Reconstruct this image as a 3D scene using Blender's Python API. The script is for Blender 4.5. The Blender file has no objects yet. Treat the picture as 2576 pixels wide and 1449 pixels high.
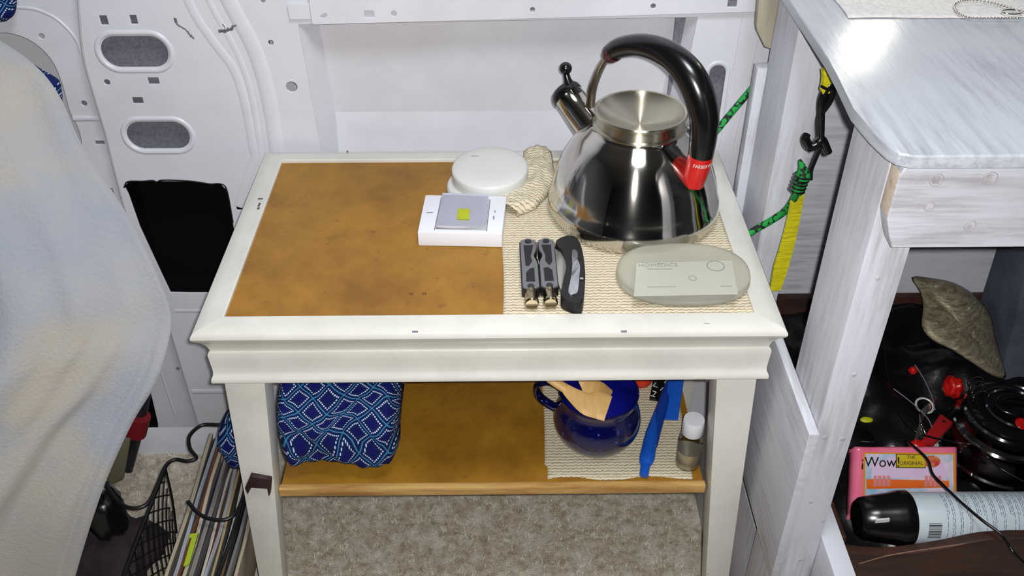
import bpy, bmesh, math, random
import numpy as np
from mathutils import Vector, Matrix
from mathutils.noise import noise as pnoise

random.seed(7)
rng = np.random.RandomState(7)
SC = bpy.context.scene
COL = SC.collection

# ------------------------------------------------------------------ camera
CAM = Vector((0.325349, -0.748997, 1.21995))
PITCH, YAW, ROLL, FPX = 0.645348, 0.0104219, -0.00115945, 2366.54
FW = Vector((math.sin(YAW) * math.cos(PITCH), math.cos(YAW) * math.cos(PITCH), -math.sin(PITCH)))
_r0 = Vector((math.cos(YAW), -math.sin(YAW), 0))
_u0 = _r0.cross(FW)
RT = _r0 * math.cos(ROLL) + _u0 * math.sin(ROLL)
UP = -_r0 * math.sin(ROLL) + _u0 * math.cos(ROLL)
cd = bpy.data.cameras.new('camera')
cd.sensor_fit = 'HORIZONTAL'
cd.sensor_width = 36
cd.lens = 36 * FPX / 2576
cd.clip_start = 0.02
cam = bpy.data.objects.new('camera', cd)
COL.objects.link(cam)
m = Matrix((RT, UP, -FW)).transposed().to_4x4()
m.translation = CAM
cam.matrix_world = m
SC.camera = cam

# ------------------------------------------------------------------ light
w = bpy.data.worlds.new('world')
SC.world = w
w.use_nodes = True
w.node_tree.nodes['Background'].inputs[0].default_value = (0.75, 0.8, 1, 1)
w.node_tree.nodes['Background'].inputs[1].default_value = 0.05


def area(name, loc, target, size, power, col=(1, 1, 1)):
    l = bpy.data.lights.new(name, 'AREA')
    l.shape = 'DISK'
    l.size = size
    l.energy = power
    l.color = col
    o = bpy.data.objects.new(name, l)
    COL.objects.link(o)
    o.location = loc
    o.rotation_euler = (Vector(target) - Vector(loc)).to_track_quat('-Z', 'Y').to_euler()
    return o


area('phone_flash', CAM + RT * 0.013 + UP * 0.008 - FW * 0.01, CAM + FW, 0.012, 11.5, (1, 0.985, 0.96))
area('roof_fill', (0.45, -0.35, 1.84), (0.35, 0.1, 0.4), 0.4, 10, (0.93, 0.96, 1.0))  # added overhead fill, not a lamp of the van
_d = FW + RT * ((2185 - 1288) / FPX) + UP * ((724.5 - 75) / FPX)   # added unseen light, placed to put a glint on the desk top
_p = CAM + _d * ((0.867 - CAM.z) / _d.z)
_q = _p + Vector((_d.x, _d.y, -_d.z)) * ((0.37 - _p.y) / _d.y)
area('glint_light', _q, _p, 0.04, 0.14, (1, 0.95, 0.75))
SC.view_settings.view_transform = 'Standard'
SC.view_settings.look = 'None'
SC.view_settings.gamma = 1
SC.view_settings.use_curve_mapping = False
SC.view_settings.exposure = 0.0


# ------------------------------------------------------------------ helpers
def at(px, py, ax, v):
    """world point where the sight line of a photo pixel meets the plane axis=v"""
    d = FW + RT * ((px - 1288) / FPX) + UP * ((724.5 - py) / FPX)
    return CAM + d * ((v - CAM[ax]) / d[ax])


def tag(o, label=None, cat=None, group=None, kind=None):
    if label: o['label'] = label
    if cat: o['category'] = cat
    if group: o['group'] = group
    if kind: o['kind'] = kind
    return o


def empty(name, loc=(0, 0, 0)):
    o = bpy.data.objects.new(name, None)
    o.empty_display_size = 0.02
    COL.objects.link(o)
    o.location = loc
    return o


def link(name, me, mats, parent=None, smooth=False):
    o = bpy.data.objects.new(name, me)
    COL.objects.link(o)
    for mm in (mats if isinstance(mats, (list, tuple)) else [mats]):
        me.materials.append(mm)
    if smooth:
        me.shade_smooth()
    if parent is not None:
        o.parent = parent
        bpy.context.view_layer.update()
        o.matrix_parent_inverse = parent.matrix_world.inverted()
    return o


def mesh(name, vs, fs, mat, parent=None, smooth=False):
    me = bpy.data.meshes.new(name)
    me.from_pydata([tuple(v) for v in vs], [], fs)
    bm = bmesh.new(); bm.from_mesh(me)
    bmesh.ops.recalc_face_normals(bm, faces=bm.faces)
    bm.to_mesh(me); bm.free()
    return link(name, me, mat, parent, smooth)


def from_bm(name, bm, mat, parent=None, smooth=False):
    me = bpy.data.meshes.new(name)
    bmesh.ops.recalc_face_normals(bm, faces=bm.faces)
    bm.to_mesh(me); bm.free()
    return link(name, me, mat, parent, smooth)


def auto_smooth(o, ang=35):
    me = o.data
    me.shade_smooth()
    bm = bmesh.new(); bm.from_mesh(me)
    for e in bm.edges:
        if len(e.link_faces) == 2 and e.calc_face_angle(0) > math.radians(ang):
            e.smooth = False
    bm.to_mesh(me); bm.free()
    return o


def box(name, x0, x1, y0, y1, z0, z1, mat, parent=None, bev=0.0, seg=2, bm=None, rot=None, pivot=None):
    own = bm is None
    if own: bm = bmesh.new()
    g = bmesh.ops.create_cube(bm, size=1)
    vs = g['verts']
    for v in vs:
        v.co = Vector(((x0 + x1) / 2 + v.co.x * (x1 - x0), (y0 + y1) / 2 + v.co.y * (y1 - y0), (z0 + z1) / 2 + v.co.z * (z1 - z0)))
    if rot is not None:
        pv = Vector(pivot) if pivot is not None else Vector(((x0 + x1) / 2, (y0 + y1) / 2, (z0 + z1) / 2))
        M = rot.to_3x3()
        for v in vs: v.co = pv + M @ (v.co - pv)
    if bev > 0:
        es = list({e for v in vs for e in v.link_edges})
        bmesh.ops.bevel(bm, geom=es, offset=bev, segments=seg, affect='EDGES', profile=0.6)
    if own:
        o = from_bm(name, bm, mat, parent)
        return auto_smooth(o) if bev > 0 else o


def hexa(name, bot, top, mat, parent=None, bev=0.0):
    """eight-corner solid from two quads"""
    bm = bmesh.new()
    b = [bm.verts.new(p) for p in bot]; t = [bm.verts.new(p) for p in top]
    bm.faces.new(b[::-1]); bm.faces.new(t)
    for i in range(4):
        bm.faces.new((b[i], b[(i + 1) % 4], t[(i + 1) % 4], t[i]))
    bmesh.ops.recalc_face_normals(bm, faces=bm.faces)
    if bev: bmesh.ops.bevel(bm, geom=list(bm.edges), offset=bev, segments=2, affect='EDGES', profile=0.6)
    o = from_bm(name, bm, mat, parent)
    return auto_smooth(o)


def lathe(name, prof, mat, parent=None, origin=(0, 0, 0), axis=(0, 0, 1), n=48, smooth=True, sharp=40):
    q = Vector((0, 0, 1)).rotation_difference(Vector(axis).normalized())
    vs, fs, rings = [], [], []
    for r, h in prof:
        if r < 1e-6:
            vs.append(Vector((0, 0, h))); rings.append([len(vs) - 1])
        else:
            s = len(vs)
            for k in range(n):
                a = 2 * math.pi * k / n
                vs.append(Vector((r * math.cos(a), r * math.sin(a), h)))
            rings.append(list(range(s, s + n)))
    for A, B in zip(rings, rings[1:]):
        if len(A) == 1 and len(B) == 1: continue
        for k in range(n):
            k2 = (k + 1) % n
            if len(A) == 1: fs.append((A[0], B[k], B[k2]))
            elif len(B) == 1: fs.append((A[k], A[k2], B[0]))
            else: fs.append((A[k], A[k2], B[k2], B[k]))
    og = Vector(origin)
    o = mesh(name, [og + q @ v for v in vs], fs, mat, parent, smooth)
    return auto_smooth(o, sharp) if smooth else o


def spline(pts, per=8, closed=False):
    pts = [Vector(p) for p in pts]
    n = len(pts)
    if n < 3 and not closed: return pts
    out = []
    rg = range(n) if closed else range(n - 1)
    for i in rg:
        if closed:
            p0, p1, p2, p3 = pts[i - 1], pts[i], pts[(i + 1) % n], pts[(i + 2) % n]
        else:
            p1, p2 = pts[i], pts[i + 1]
            p0 = pts[i - 1] if i else p1 * 2 - p2
            p3 = pts[i + 2] if i + 2 < n else p2 * 2 - p1
        for k in range(per):
            t = k / per
            out.append(0.5 * ((2 * p1) + (p2 - p0) * t + (2 * p0 - 5 * p1 + 4 * p2 - p3) * t * t + (3 * p1 - p0 - 3 * p2 + p3) * t ** 3))
    if not closed: out.append(pts[-1])
    return out


def tube_geo(pts, rad, n=12, closed=False, flat=(1, 1), up0=None):
    pts = [Vector(p) for p in pts]
    N = len(pts)
    rs = rad if isinstance(rad, (list, tuple)) else [rad] * N
    if len(rs) != N:
        rs = [rs[0] + 0 * i if len(rs) == 1 else np.interp(i / (N - 1), np.linspace(0, 1, len(rs)), rs) for i in range(N)]
    vs, fs = [], []
    up = None
    for i in range(N):
        if closed: t = pts[(i + 1) % N] - pts[i - 1]
        else: t = pts[min(i + 1, N - 1)] - pts[max(i - 1, 0)]
        t.normalize()
        if up is None:
            up = Vector(up0) if up0 is not None else (Vector((0, 0, 1)) if abs(t.z) < 0.9 else Vector((0, 1, 0)))
        s = t.cross(up)
        if s.length < 1e-6: s = t.orthogonal()
        s.normalize(); up = s.cross(t).normalized()
        for k in range(n):
            a = 2 * math.pi * k / n
            vs.append(pts[i] + (s * math.cos(a) * flat[0] + up * math.sin(a) * flat[1]) * float(rs[i]))
    for i in range(N if closed else N - 1):
        j = (i + 1) % N
        for k in range(n):
            k2 = (k + 1) % n
            fs.append((i * n + k, i * n + k2, j * n + k2, j * n + k))
    if not closed:
        fs.append(tuple(range(n))[::-1]); fs.append(tuple(range((N - 1) * n, N * n)))
    return vs, fs


def tube(name, pts, rad, mat, parent=None, n=12, closed=False, flat=(1, 1), up0=None):
    vs, fs = tube_geo(pts, rad, n, closed, flat, up0)
    return auto_smooth(mesh(name, vs, fs, mat, parent), 50)


def tubes(name, paths, rad, mat, parent=None, n=6):
    V, F = [], []
    for p in paths:
        vs, fs = tube_geo(p, rad, n)
        b = len(V); V += vs; F += [tuple(i + b for i in f) for f in fs]
    return mesh(name, V, F, mat, parent, True)


def plate(name, outer, holes, mat, parent=None, thick=0.002, bev=0.0, M=None):
    """flat shape with holes in 2-D, given thickness, mapped by matrix M (local z = thickness, centred)"""
    cu = bpy.data.curves.new(name, 'CURVE')
    cu.dimensions = '2D'; cu.fill_mode = 'BOTH'
    cu.extrude = max(thick / 2 - bev, 0); cu.bevel_depth = bev; cu.bevel_resolution = 2
    for lp in [outer] + list(holes):
        s = cu.splines.new('POLY'); s.points.add(len(lp) - 1)
        for q, p in zip(s.points, lp): q.co = (p[0], p[1], 0, 1)
        s.use_cyclic_u = True
    o = bpy.data.objects.new(name, cu); COL.objects.link(o)
    bpy.context.view_layer.update()
    me = bpy.data.meshes.new_from_object(o.evaluated_get(bpy.context.evaluated_depsgraph_get()))
    bpy.data.objects.remove(o); bpy.data.curves.remove(cu)
    me.name = name
    if M is not None: me.transform(M)
    me.materials.clear()
    o = link(name, me, mat, parent)
    return auto_smooth(o, 50)


def text(name, s, size, mat, M, parent=None, depth=0.0002, bendx=None, xs=1.0):
    cu = bpy.data.curves.new(name, 'FONT')
    cu.body = s; cu.size = size; cu.extrude = depth; cu.align_x = 'CENTER'; cu.align_y = 'CENTER'
    o = bpy.data.objects.new(name, cu); COL.objects.link(o)
    bpy.context.view_layer.update()
    me = bpy.data.meshes.new_from_object(o.evaluated_get(bpy.context.evaluated_depsgraph_get()))
    bpy.data.objects.remove(o); bpy.data.curves.remove(cu)
    me.name = name
    for v in me.vertices:
        v.co.x *= xs
        if bendx: v.co = bendx(v.co)
    me.transform(M)
    me.materials.clear()
    return link(name, me, mat, parent)


def frame(o, x, y):
    """matrix with local x,y axes and origin"""
    x = Vector(x).normalized(); z = x.cross(Vector(y)).normalized(); y = z.cross(x)
    M = Matrix((x, y, z)).transposed().to_4x4(); M.translation = Vector(o)
    return M


def rrect(x0, x1, y0, y1, r, n=6):
    r = min(r, abs(x1 - x0) / 2 - 1e-5, abs(y1 - y0) / 2 - 1e-5)
    out = []
    for cx, cy, a0 in ((x1 - r, y1 - r, 0), (x0 + r, y1 - r, 90), (x0 + r, y0 + r, 180), (x1 - r, y0 + r, 270)):
        for k in range(n + 1):
            a = math.radians(a0 + 90 * k / n)
            out.append((cx + r * math.cos(a), cy + r * math.sin(a)))
    return out


def circ(cx, cy, r, n=20, ry=None):
    ry = ry or r
    return [(cx + r * math.cos(2 * math.pi * k / n), cy + ry * math.sin(2 * math.pi * k / n)) for k in range(n)]


def grid(name, f, nu, nv, mat, parent=None, uv=None, smooth=True, thick=0.0, closed_u=False):
    vs = [f(i / (nu - 1), j / (nv - 1)) for j in range(nv) for i in range(nu)]
    fs = [(j * nu + i, j * nu + i + 1, (j + 1) * nu + i + 1, (j + 1) * nu + i) for j in range(nv - 1) for i in range(nu - 1)]
    me = bpy.data.meshes.new(name)
    me.from_pydata([tuple(v) for v in vs], [], fs)
    if uv:
        L = me.uv_layers.new(name='UVMap')
        for p in me.polygons:
            for li in p.loop_indices:
                vi = me.loops[li].vertex_index
                L.data[li].uv = uv((vi % nu) / (nu - 1), (vi // nu) / (nv - 1), vs[vi])
    o = link(name, me, mat, parent, smooth)
    if thick:
        md = o.modifiers.new('thickness', 'SOLIDIFY'); md.thickness = thick; md.offset = -1
    return o


# ------------------------------------------------------------------ materials
def S(r, g, b):
    return tuple((c / 255 / 12.92) if c <= 10 else ((c / 255 + 0.055) / 1.055) ** 2.4 for c in (r, g, b)) + (1,)


def base_mat(name, col, rough=0.5, metal=0.0, spec=0.5):
    mt = bpy.data.materials.new(name); mt.use_nodes = True
    b = mt.node_tree.nodes['Principled BSDF']
    b.inputs['Base Color'].default_value = col
    b.inputs['Roughness'].default_value = rough
    b.inputs['Metallic'].default_value = metal
    b.inputs['Specular IOR Level'].default_value = spec
    return mt, mt.node_tree, b


def N(nt, t, **k):
    n = nt.nodes.new(t)
    for a, v in k.items():
        if a in n.inputs: n.inputs[a].default_value = v
        else: setattr(n, a, v)
    return n


def L(nt, a, b): nt.links.new(a, b)


def mat(name, col, rough=0.5, metal=0.0, col2=None, scale=20, stretch=(1, 1, 1), lo=0.4, hi=0.65, bump=0.0, bscale=None, bdist=0.001,
        spec=0.5, detail=5, col3=None, scale3=4, lo3=.55, hi3=.7, coat=0.0, trans=0.0, rvar=0.0, coords='Object'):
    mt, nt, b = base_mat(name, col, rough, metal, spec)
    tc = N(nt, 'ShaderNodeTexCoord'); mp = N(nt, 'ShaderNodeMapping'); mp.inputs['Scale'].default_value = stretch
    L(nt, tc.outputs[coords], mp.inputs['Vector'])
    cur = None
    if col2 is not None:
        n1 = N(nt, 'ShaderNodeTexNoise', Scale=scale, Detail=detail, Roughness=0.65); L(nt, mp.outputs[0], n1.inputs['Vector'])
        r = N(nt, 'ShaderNodeMapRange'); r.inputs['From Min'].default_value = lo; r.inputs['From Max'].default_value = hi
        L(nt, n1.outputs['Fac'], r.inputs['Value'])
        mx = N(nt, 'ShaderNodeMix', data_type='RGBA'); mx.inputs[6].default_value = col; mx.inputs[7].default_value = col2
        L(nt, r.outputs[0], mx.inputs[0]); cur = mx.outputs[2]
        if rvar:
            r2 = N(nt, 'ShaderNodeMapRange'); r2.inputs['To Min'].default_value = rough; r2.inputs['To Max'].default_value = rough + rvar
            L(nt, r.outputs[0], r2.inputs['Value']); L(nt, r2.outputs[0], b.inputs['Roughness'])
    if col3 is not None:
        n3 = N(nt, 'ShaderNodeTexNoise', Scale=scale3, Detail=6, Roughness=0.6); L(nt, mp.outputs[0], n3.inputs['Vector'])
        r = N(nt, 'ShaderNodeMapRange'); r.inputs['From Min'].default_value = lo3; r.inputs['From Max'].default_value = hi3
        L(nt, n3.outputs['Fac'], r.inputs['Value'])
        mx = N(nt, 'ShaderNodeMix', data_type='RGBA'); mx.inputs[6].default_value = col; mx.inputs[7].default_value = col3
        if cur: L(nt, cur, mx.inputs[6])
        L(nt, r.outputs[0], mx.inputs[0]); cur = mx.outputs[2]
    if cur: L(nt, cur, b.inputs['Base Color'])
    if bump:
        n2 = N(nt, 'ShaderNodeTexNoise', Scale=bscale or scale * 3, Detail=6, Roughness=0.6); L(nt, mp.outputs[0], n2.inputs['Vector'])
        bp = N(nt, 'ShaderNodeBump', Strength=bump, Distance=bdist); L(nt, n2.outputs['Fac'], bp.inputs['Height']); L(nt, bp.outputs[0], b.inputs['Normal'])
    if coat: b.inputs['Coat Weight'].default_value = coat; b.inputs['Coat Roughness'].default_value = 0.15
    if trans: b.inputs['Transmission Weight'].default_value = trans
    return mt


def wash_wood(name, grain, tint=S(194, 196, 206), dark=S(140, 134, 136), rough=0.5):
    """whitewashed board, grain = axis index that the fibres run along"""
    st = [14, 14, 14]; st[grain] = 1.2
    mt, nt, b = base_mat(name, tint, rough)
    tc = N(nt, 'ShaderNodeTexCoord'); mp = N(nt, 'ShaderNodeMapping'); mp.inputs['Scale'].default_value = st
    L(nt, tc.outputs['Object'], mp.inputs['Vector'])
    n1 = N(nt, 'ShaderNodeTexNoise', Scale=9, Detail=8, Roughness=0.7); L(nt, mp.outputs[0], n1.inputs['Vector'])
    r1 = N(nt, 'ShaderNodeMapRange'); r1.inputs['From Min'].default_value = 0.42; r1.inputs['From Max'].default_value = 0.72
    L(nt, n1.outputs['Fac'], r1.inputs['Value'])
    n2 = N(nt, 'ShaderNodeTexNoise', Scale=7, Detail=3); L(nt, tc.outputs['Object'], n2.inputs['Vector'])
    r2 = N(nt, 'ShaderNodeMapRange'); r2.inputs['From Min'].default_value = 0.35; r2.inputs['From Max'].default_value = 0.7
    L(nt, n2.outputs['Fac'], r2.inputs['Value'])
    mu = N(nt, 'ShaderNodeMath', operation='MULTIPLY'); L(nt, r1.outputs[0], mu.inputs[0]); L(nt, r2.outputs[0], mu.inputs[1])
    mx = N(nt, 'ShaderNodeMix', data_type='RGBA'); mx.inputs[6].default_value = tint; mx.inputs[7].default_value = dark
    L(nt, mu.outputs[0], mx.inputs[0])
    L(nt, mx.outputs[2], b.inputs['Base Color'])
    bp = N(nt, 'ShaderNodeBump', Strength=0.35, Distance=0.0008); L(nt, n1.outputs['Fac'], bp.inputs['Height']); L(nt, bp.outputs[0], b.inputs['Normal'])
    return mt


def print_mat(name, scale=27.0):
    """navy cotton printed with a teal diamond net and rings of white dots, on UV in metres"""
    mt, nt, b = base_mat(name, S(8, 18, 70), 0.85, 0, 0.2)
    tc = N(nt, 'ShaderNodeTexCoord'); sp = N(nt, 'ShaderNodeSeparateXYZ')
    nz = N(nt, 'ShaderNodeTexNoise', Scale=30, Detail=2); L(nt, tc.outputs['UV'], nz.inputs['Vector'])
    L(nt, tc.outputs['UV'], sp.inputs[0])

    def M(op, a, bb=None, c=None):
        n = N(nt, 'ShaderNodeMath', operation=op)
        for i, v in enumerate((a, bb, c)):
            if v is None: continue
            if isinstance(v, (int, float)): n.inputs[i].default_value = v
            else: L(nt, v, n.inputs[i])
        return n.outputs[0]
    wob = M('MULTIPLY', M('SUBTRACT', nz.outputs['Fac'], 0.5), 0.13)
    u = M('MULTIPLY', sp.outputs[0], scale); v = M('MULTIPLY', sp.outputs[1], scale * .85)
    a = M('FRACT', M('ADD', M('ADD', u, v), wob)); c = M('FRACT', M('ADD', M('SUBTRACT', u, v), wob))
    da = M('ABSOLUTE', M('SUBTRACT', a, 0.5)); dc = M('ABSOLUTE', M('SUBTRACT', c, 0.5))
    d = M('MAXIMUM', da, dc)
    line = M('GREATER_THAN', d, 0.472)
    fa = M('SUBTRACT', M('FRACT', M('MULTIPLY', a, 9)), 0.5); fc = M('SUBTRACT', M('FRACT', M('MULTIPLY', c, 9)), 0.5)
    rr = M('SQRT', M('ADD', M('MULTIPLY', fa, fa), M('MULTIPLY', fc, fc)))
    dot = M('LESS_THAN', rr, 0.34)
    ring = M('MULTIPLY', M('GREATER_THAN', d, 0.279), M('LESS_THAN', d, 0.388))
    dots = M('MULTIPLY', dot, ring)
    ctr = M('LESS_THAN', d, 0.16)
    m0 = N(nt, 'ShaderNodeMix', data_type='RGBA'); m0.inputs[6].default_value = S(8, 28, 84); m0.inputs[7].default_value = S(14, 14, 96); L(nt, ctr, m0.inputs[0])
    m1 = N(nt, 'ShaderNodeMix', data_type='RGBA'); L(nt, m0.outputs[2], m1.inputs[6]); m1.inputs[7].default_value = S(60, 130, 165); L(nt, line, m1.inputs[0])
    m2 = N(nt, 'ShaderNodeMix', data_type='RGBA'); L(nt, m1.outputs[2], m2.inputs[6]); m2.inputs[7].default_value = S(200, 215, 240); L(nt, dots, m2.inputs[0])
    L(nt, m2.outputs[2], b.inputs['Base Color'])
    return mt


def weave_mat(name):
    """beige rubber-coated openwork liner: rows of small loops, on UV in metres"""
    mt, nt, b = base_mat(name, S(205, 196, 172), 0.8, 0, 0.3)
    tc = N(nt, 'ShaderNodeTexCoord')
    nz = N(nt, 'ShaderNodeTexNoise', Scale=220, Detail=1); L(nt, tc.outputs['UV'], nz.inputs['Vector'])
    ad = N(nt, 'ShaderNodeVectorMath', operation='MULTIPLY_ADD'); ad.inputs[1].default_value = (0.0022, 0.0022, 0)
    L(nt, nz.outputs['Color'], ad.inputs[0]); L(nt, tc.outputs['UV'], ad.inputs[2])
    mp = N(nt, 'ShaderNodeMapping'); mp.inputs['Scale'].default_value = (150, 200, 1); L(nt, ad.outputs[0], mp.inputs['Vector'])
    sp = N(nt, 'ShaderNodeSeparateXYZ'); L(nt, mp.outputs[0], sp.inputs[0])

    def M(op, a, bb=None):
        n = N(nt, 'ShaderNodeMath', operation=op)
        for i, v in enumerate((a, bb)):
            if v is None: continue
            if isinstance(v, (int, float)): n.inputs[i].default_value = v
            else: L(nt, v, n.inputs[i])
        return n.outputs[0]
    tri = M('MULTIPLY', M('ABSOLUTE', M('SUBTRACT', M('FRACT', sp.outputs[0]), 0.5)), 0.55)
    row = M('FRACT', M('ADD', sp.outputs[1], tri))
    h = M('SINE', M('MULTIPLY', row, math.pi))
    gap = M('LESS_THAN', h, M('ADD', M('MULTIPLY', nz.outputs['Fac'], 0.7), 0.02))
    mx = N(nt, 'ShaderNodeMix', data_type='RGBA'); mx.inputs[6].default_value = S(206, 198, 176); mx.inputs[7].default_value = S(158, 136, 102)
    L(nt, gap, mx.inputs[0]); L(nt, mx.outputs[2], b.inputs['Base Color'])
    bp = N(nt, 'ShaderNodeBump', Strength=0.6, Distance=0.0008); L(nt, h, bp.inputs['Height']); L(nt, bp.outputs[0], b.inputs['Normal'])
    return mt


paint = mat('van_paint', S(214, 215, 224), 0.38, col2=S(203, 204, 212), scale=6, bump=0.05, bscale=60, coat=0.1)
paint_in = mat('outer_skin_paint', S(206, 206, 212), 0.45, col2=S(196, 196, 204), scale=5)
recess_grey = mat('recess_shade_grey', S(120, 120, 132), 0.7, col2=S(98, 98, 108), scale=300)  # shade behind the wall openings, put into this grey
black_rub = mat('black_rubber', S(10, 10, 12), 0.6)
cavity = mat('cavity_shade_black', S(9, 9, 12), 0.9, spec=0.1)  # darkness inside the wall openings, put into this black
caulk = mat('grey_sealant', S(120, 120, 118), 0.8, col2=S(90, 90, 92), scale=60)
table_paint = mat('table_white_paint', S(208, 207, 200), 0.32, col2=S(199, 198, 191), scale=14, col3=S(168, 160, 146), scale3=55, lo3=0.71, hi3=0.75, bump=0.12, bscale=90, bdist=0.0005, coat=0.15)
hard = mat('hardboard', S(154, 110, 26), 0.5, col2=S(124, 82, 15), scale=14, lo=0.35, hi=0.7, col3=S(120, 72, 22), scale3=90, lo3=0.62, hi3=0.75, bump=0.2, bscale=260, bdist=0.0004)
hard_edge = mat('pale_pine_edge', S(196, 158, 96), 0.6, col2=S(150, 104, 48), scale=25, stretch=(.3, 3, 3))
stain = mat('burn_mark', S(96, 52, 18), 0.6, col2=S(130, 80, 28), scale=300)
chip = mat('chipped_paint', S(84, 76, 66), 0.8)
carpet = mat('carpet', S(218, 208, 190), 0.95, col2=S(158, 144, 124), scale=70, lo=0.38, hi=0.68, col3=S(228, 224, 214), scale3=26, lo3=0.5, hi3=0.7, bump=0.9, bscale=420, bdist=0.003, spec=0.1)
pile_a = mat('carpet_fibre_pale', S(240, 236, 228), 0.8, col2=S(150, 134, 112), scale=60, spec=0.2)
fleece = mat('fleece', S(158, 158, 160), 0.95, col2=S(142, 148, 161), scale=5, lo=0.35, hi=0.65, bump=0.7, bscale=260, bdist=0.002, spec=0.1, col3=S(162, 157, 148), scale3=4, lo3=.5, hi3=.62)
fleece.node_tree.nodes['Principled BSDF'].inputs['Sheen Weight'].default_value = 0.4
navy = print_mat('printed_cotton')
weave = weave_mat('shelf_liner')
steel = mat('polished_steel', S(205, 202, 196), 0.06, 1.0, col2=S(190, 186, 176), scale=8, rvar=0.06)
steel_br = mat('brushed_steel', S(176, 168, 150), 0.26, 1.0, col2=S(150, 138, 116), scale=30)
steel_warm = mat('tarnished_steel', S(190, 178, 150), 0.14, 1.0, col2=S(160, 140, 104), scale=14, rvar=0.1)
black_gl = mat('black_gloss_plastic', S(10, 10, 12), 0.22, spec=0.6)
black_mt = mat('black_matt_plastic', S(14, 14, 16), 0.5)
red_pl = mat('red_plastic', S(196, 24, 20), 0.3)
white_pl = mat('white_plastic', S(222, 224, 232), 0.35, coat=0.1)
white_pl2 = mat('warm_white_plastic', S(204, 206, 203), 0.4)
yellow_led = mat('led_phosphor', S(214, 222, 20), 0.5)
mark_grey = mat('grey_print', S(126, 124, 140), 0.6)
navy_en = mat('navy_enamel', S(6, 10, 74), 0.12, col2=S(4, 6, 46), scale=10, col3=S(84, 96, 190), scale3=120, lo3=0.62, hi3=0.68, coat=0.6)
navy_in = mat('navy_enamel_inside', S(16, 22, 128), 0.15, coat=0.6)
spoonw = mat('beech_wood', S(222, 182, 118), 0.5, col2=S(202, 156, 90), scale=12, stretch=(3, 1, 3))
blue_pl = mat('blue_plastic', S(20, 84, 186), 0.35)
blue_dk = mat('dark_blue_plastic', S(14, 56, 150), 0.4)
green_c = mat('green_cord', S(10, 130, 50), 0.7)
yellow_w = mat('yellow_webbing', S(214, 206, 20), 0.6, col2=S(170, 160, 10), scale=40, stretch=(1, 1, 8), bump=0.5, bscale=120)
darkwood = mat('dark_stained_wood', S(62, 34, 24), 0.55, col2=S(34, 20, 16), scale=8, stretch=(1, 6, 6), col3=S(96, 58, 40), scale3=9, lo3=.62, hi3=.78)
pink = mat('pink_film', S(244, 128, 160), 0.28, col2=S(236, 108, 146), scale=18, bump=0.2, bscale=50, bdist=0.001, coat=0.4)
gold = mat('gold_woven_fabric', S(176, 166, 140), 0.3, 0.35, col2=S(124, 112, 88), scale=90, stretch=(.6, 1, 4), bump=0.9, bscale=200, bdist=0.0015, col3=S(244, 238, 216), scale3=110, lo3=.6, hi3=.72)  # palest tone paints sheen streaks into the weave
slate = mat('slate_fabric', S(82, 88, 104), 0.9, col2=S(60, 64, 80), scale=12, bump=0.4, bscale=200)
bin_bag = mat('black_plastic_bag', S(12, 12, 16), 0.3, bump=0.4, bscale=30, bdist=0.004)
clear_mt, _nt, _b = base_mat('frosted_plastic', S(206, 214, 196), 0.3)
_b.inputs['Transmission Weight'].default_value = 0.75; _b.inputs['IOR'].default_value = 1.25
acryl, _nt, _b = base_mat('clear_acrylic', S(246, 247, 252), 0.05)
_b.inputs['Transmission Weight'].default_value = 1.0; _b.inputs['IOR'].default_value = 1.12
bottle_mt, _nt, _b = base_mat('clear_bottle_plastic', S(236, 236, 230), 0.05)
_b.inputs['Transmission Weight'].default_value = 1.0; _b.inputs['IOR'].default_value = 1.15
WX, WY, WZ = wash_wood('whitewash_grain_across', 0), wash_wood('whitewash_grain_deep', 1), wash_wood('whitewash_grain_upright', 2)
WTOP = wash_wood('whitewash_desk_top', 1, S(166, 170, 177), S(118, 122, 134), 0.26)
WPLY = wash_wood('whitewash_plywood', 0, S(206, 210, 220), S(150, 150, 162), 0.6)
WRAW = wash_wood('bare_end_grain', 0, S(206, 192, 176), S(168, 146, 124), 0.7)
knot_mt = mat('knot_wood', S(190, 188, 194), 0.6, col2=S(150, 144, 146), scale=120)
knot_dk = mat('knot_rim', S(164, 160, 166), 0.7)


def wall_pt(px, py, Y=0.41):
    p = at(px, py, 1, Y); return (p.x, p.z)


XZ = lambda Y: Matrix(((1, 0, 0, 0), (0, 0, -1, Y), (0, 1, 0, 0), (0, 0, 0, 1)))  # local xy -> world xz, local z -> -y

exec_order = []
# ================================================================== ROOM
fl = box('floor', -1.3, 1.8, -1.7, 0.62, -0.03, 0.0, carpet); tag(fl, kind='structure')
# carpet pile: short fibres where the photograph sees the floor
nF = 42000
bx = rng.uniform(-0.36, 1.0, nF); by = rng.uniform(-0.12, 0.40, nF)
ang = rng.uniform(0, 2 * math.pi, nF); ln = rng.uniform(0.004, 0.013, nF); hh = rng.uniform(0.001, 0.008, nF); wd = 0.0005
V = np.zeros((nF, 3, 3))
V[:, 0] = np.stack([bx - np.sin(ang) * wd, by + np.cos(ang) * wd, np.full(nF, -0.0005)], 1)
V[:, 1] = np.stack([bx + np.sin(ang) * wd, by - np.cos(ang) * wd, np.full(nF, -0.0005)], 1)
V[:, 2] = np.stack([bx + np.cos(ang) * ln, by + np.sin(ang) * ln, hh], 1)
me = bpy.data.meshes.new('carpet_pile')
me.vertices.add(nF * 3); me.vertices.foreach_set('co', V.ravel())
me.loops.add(nF * 3); me.loops.foreach_set('vertex_index', np.arange(nF * 3))
me.polygons.add(nF); me.polygons.foreach_set('loop_start', np.arange(0, nF * 3, 3)); me.polygons.foreach_set('loop_total', np.full(nF, 3))
me.update(); me.validate()
pile = link('carpet_pile', me, pile_a, fl); tag(pile, kind='stuff')

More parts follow.
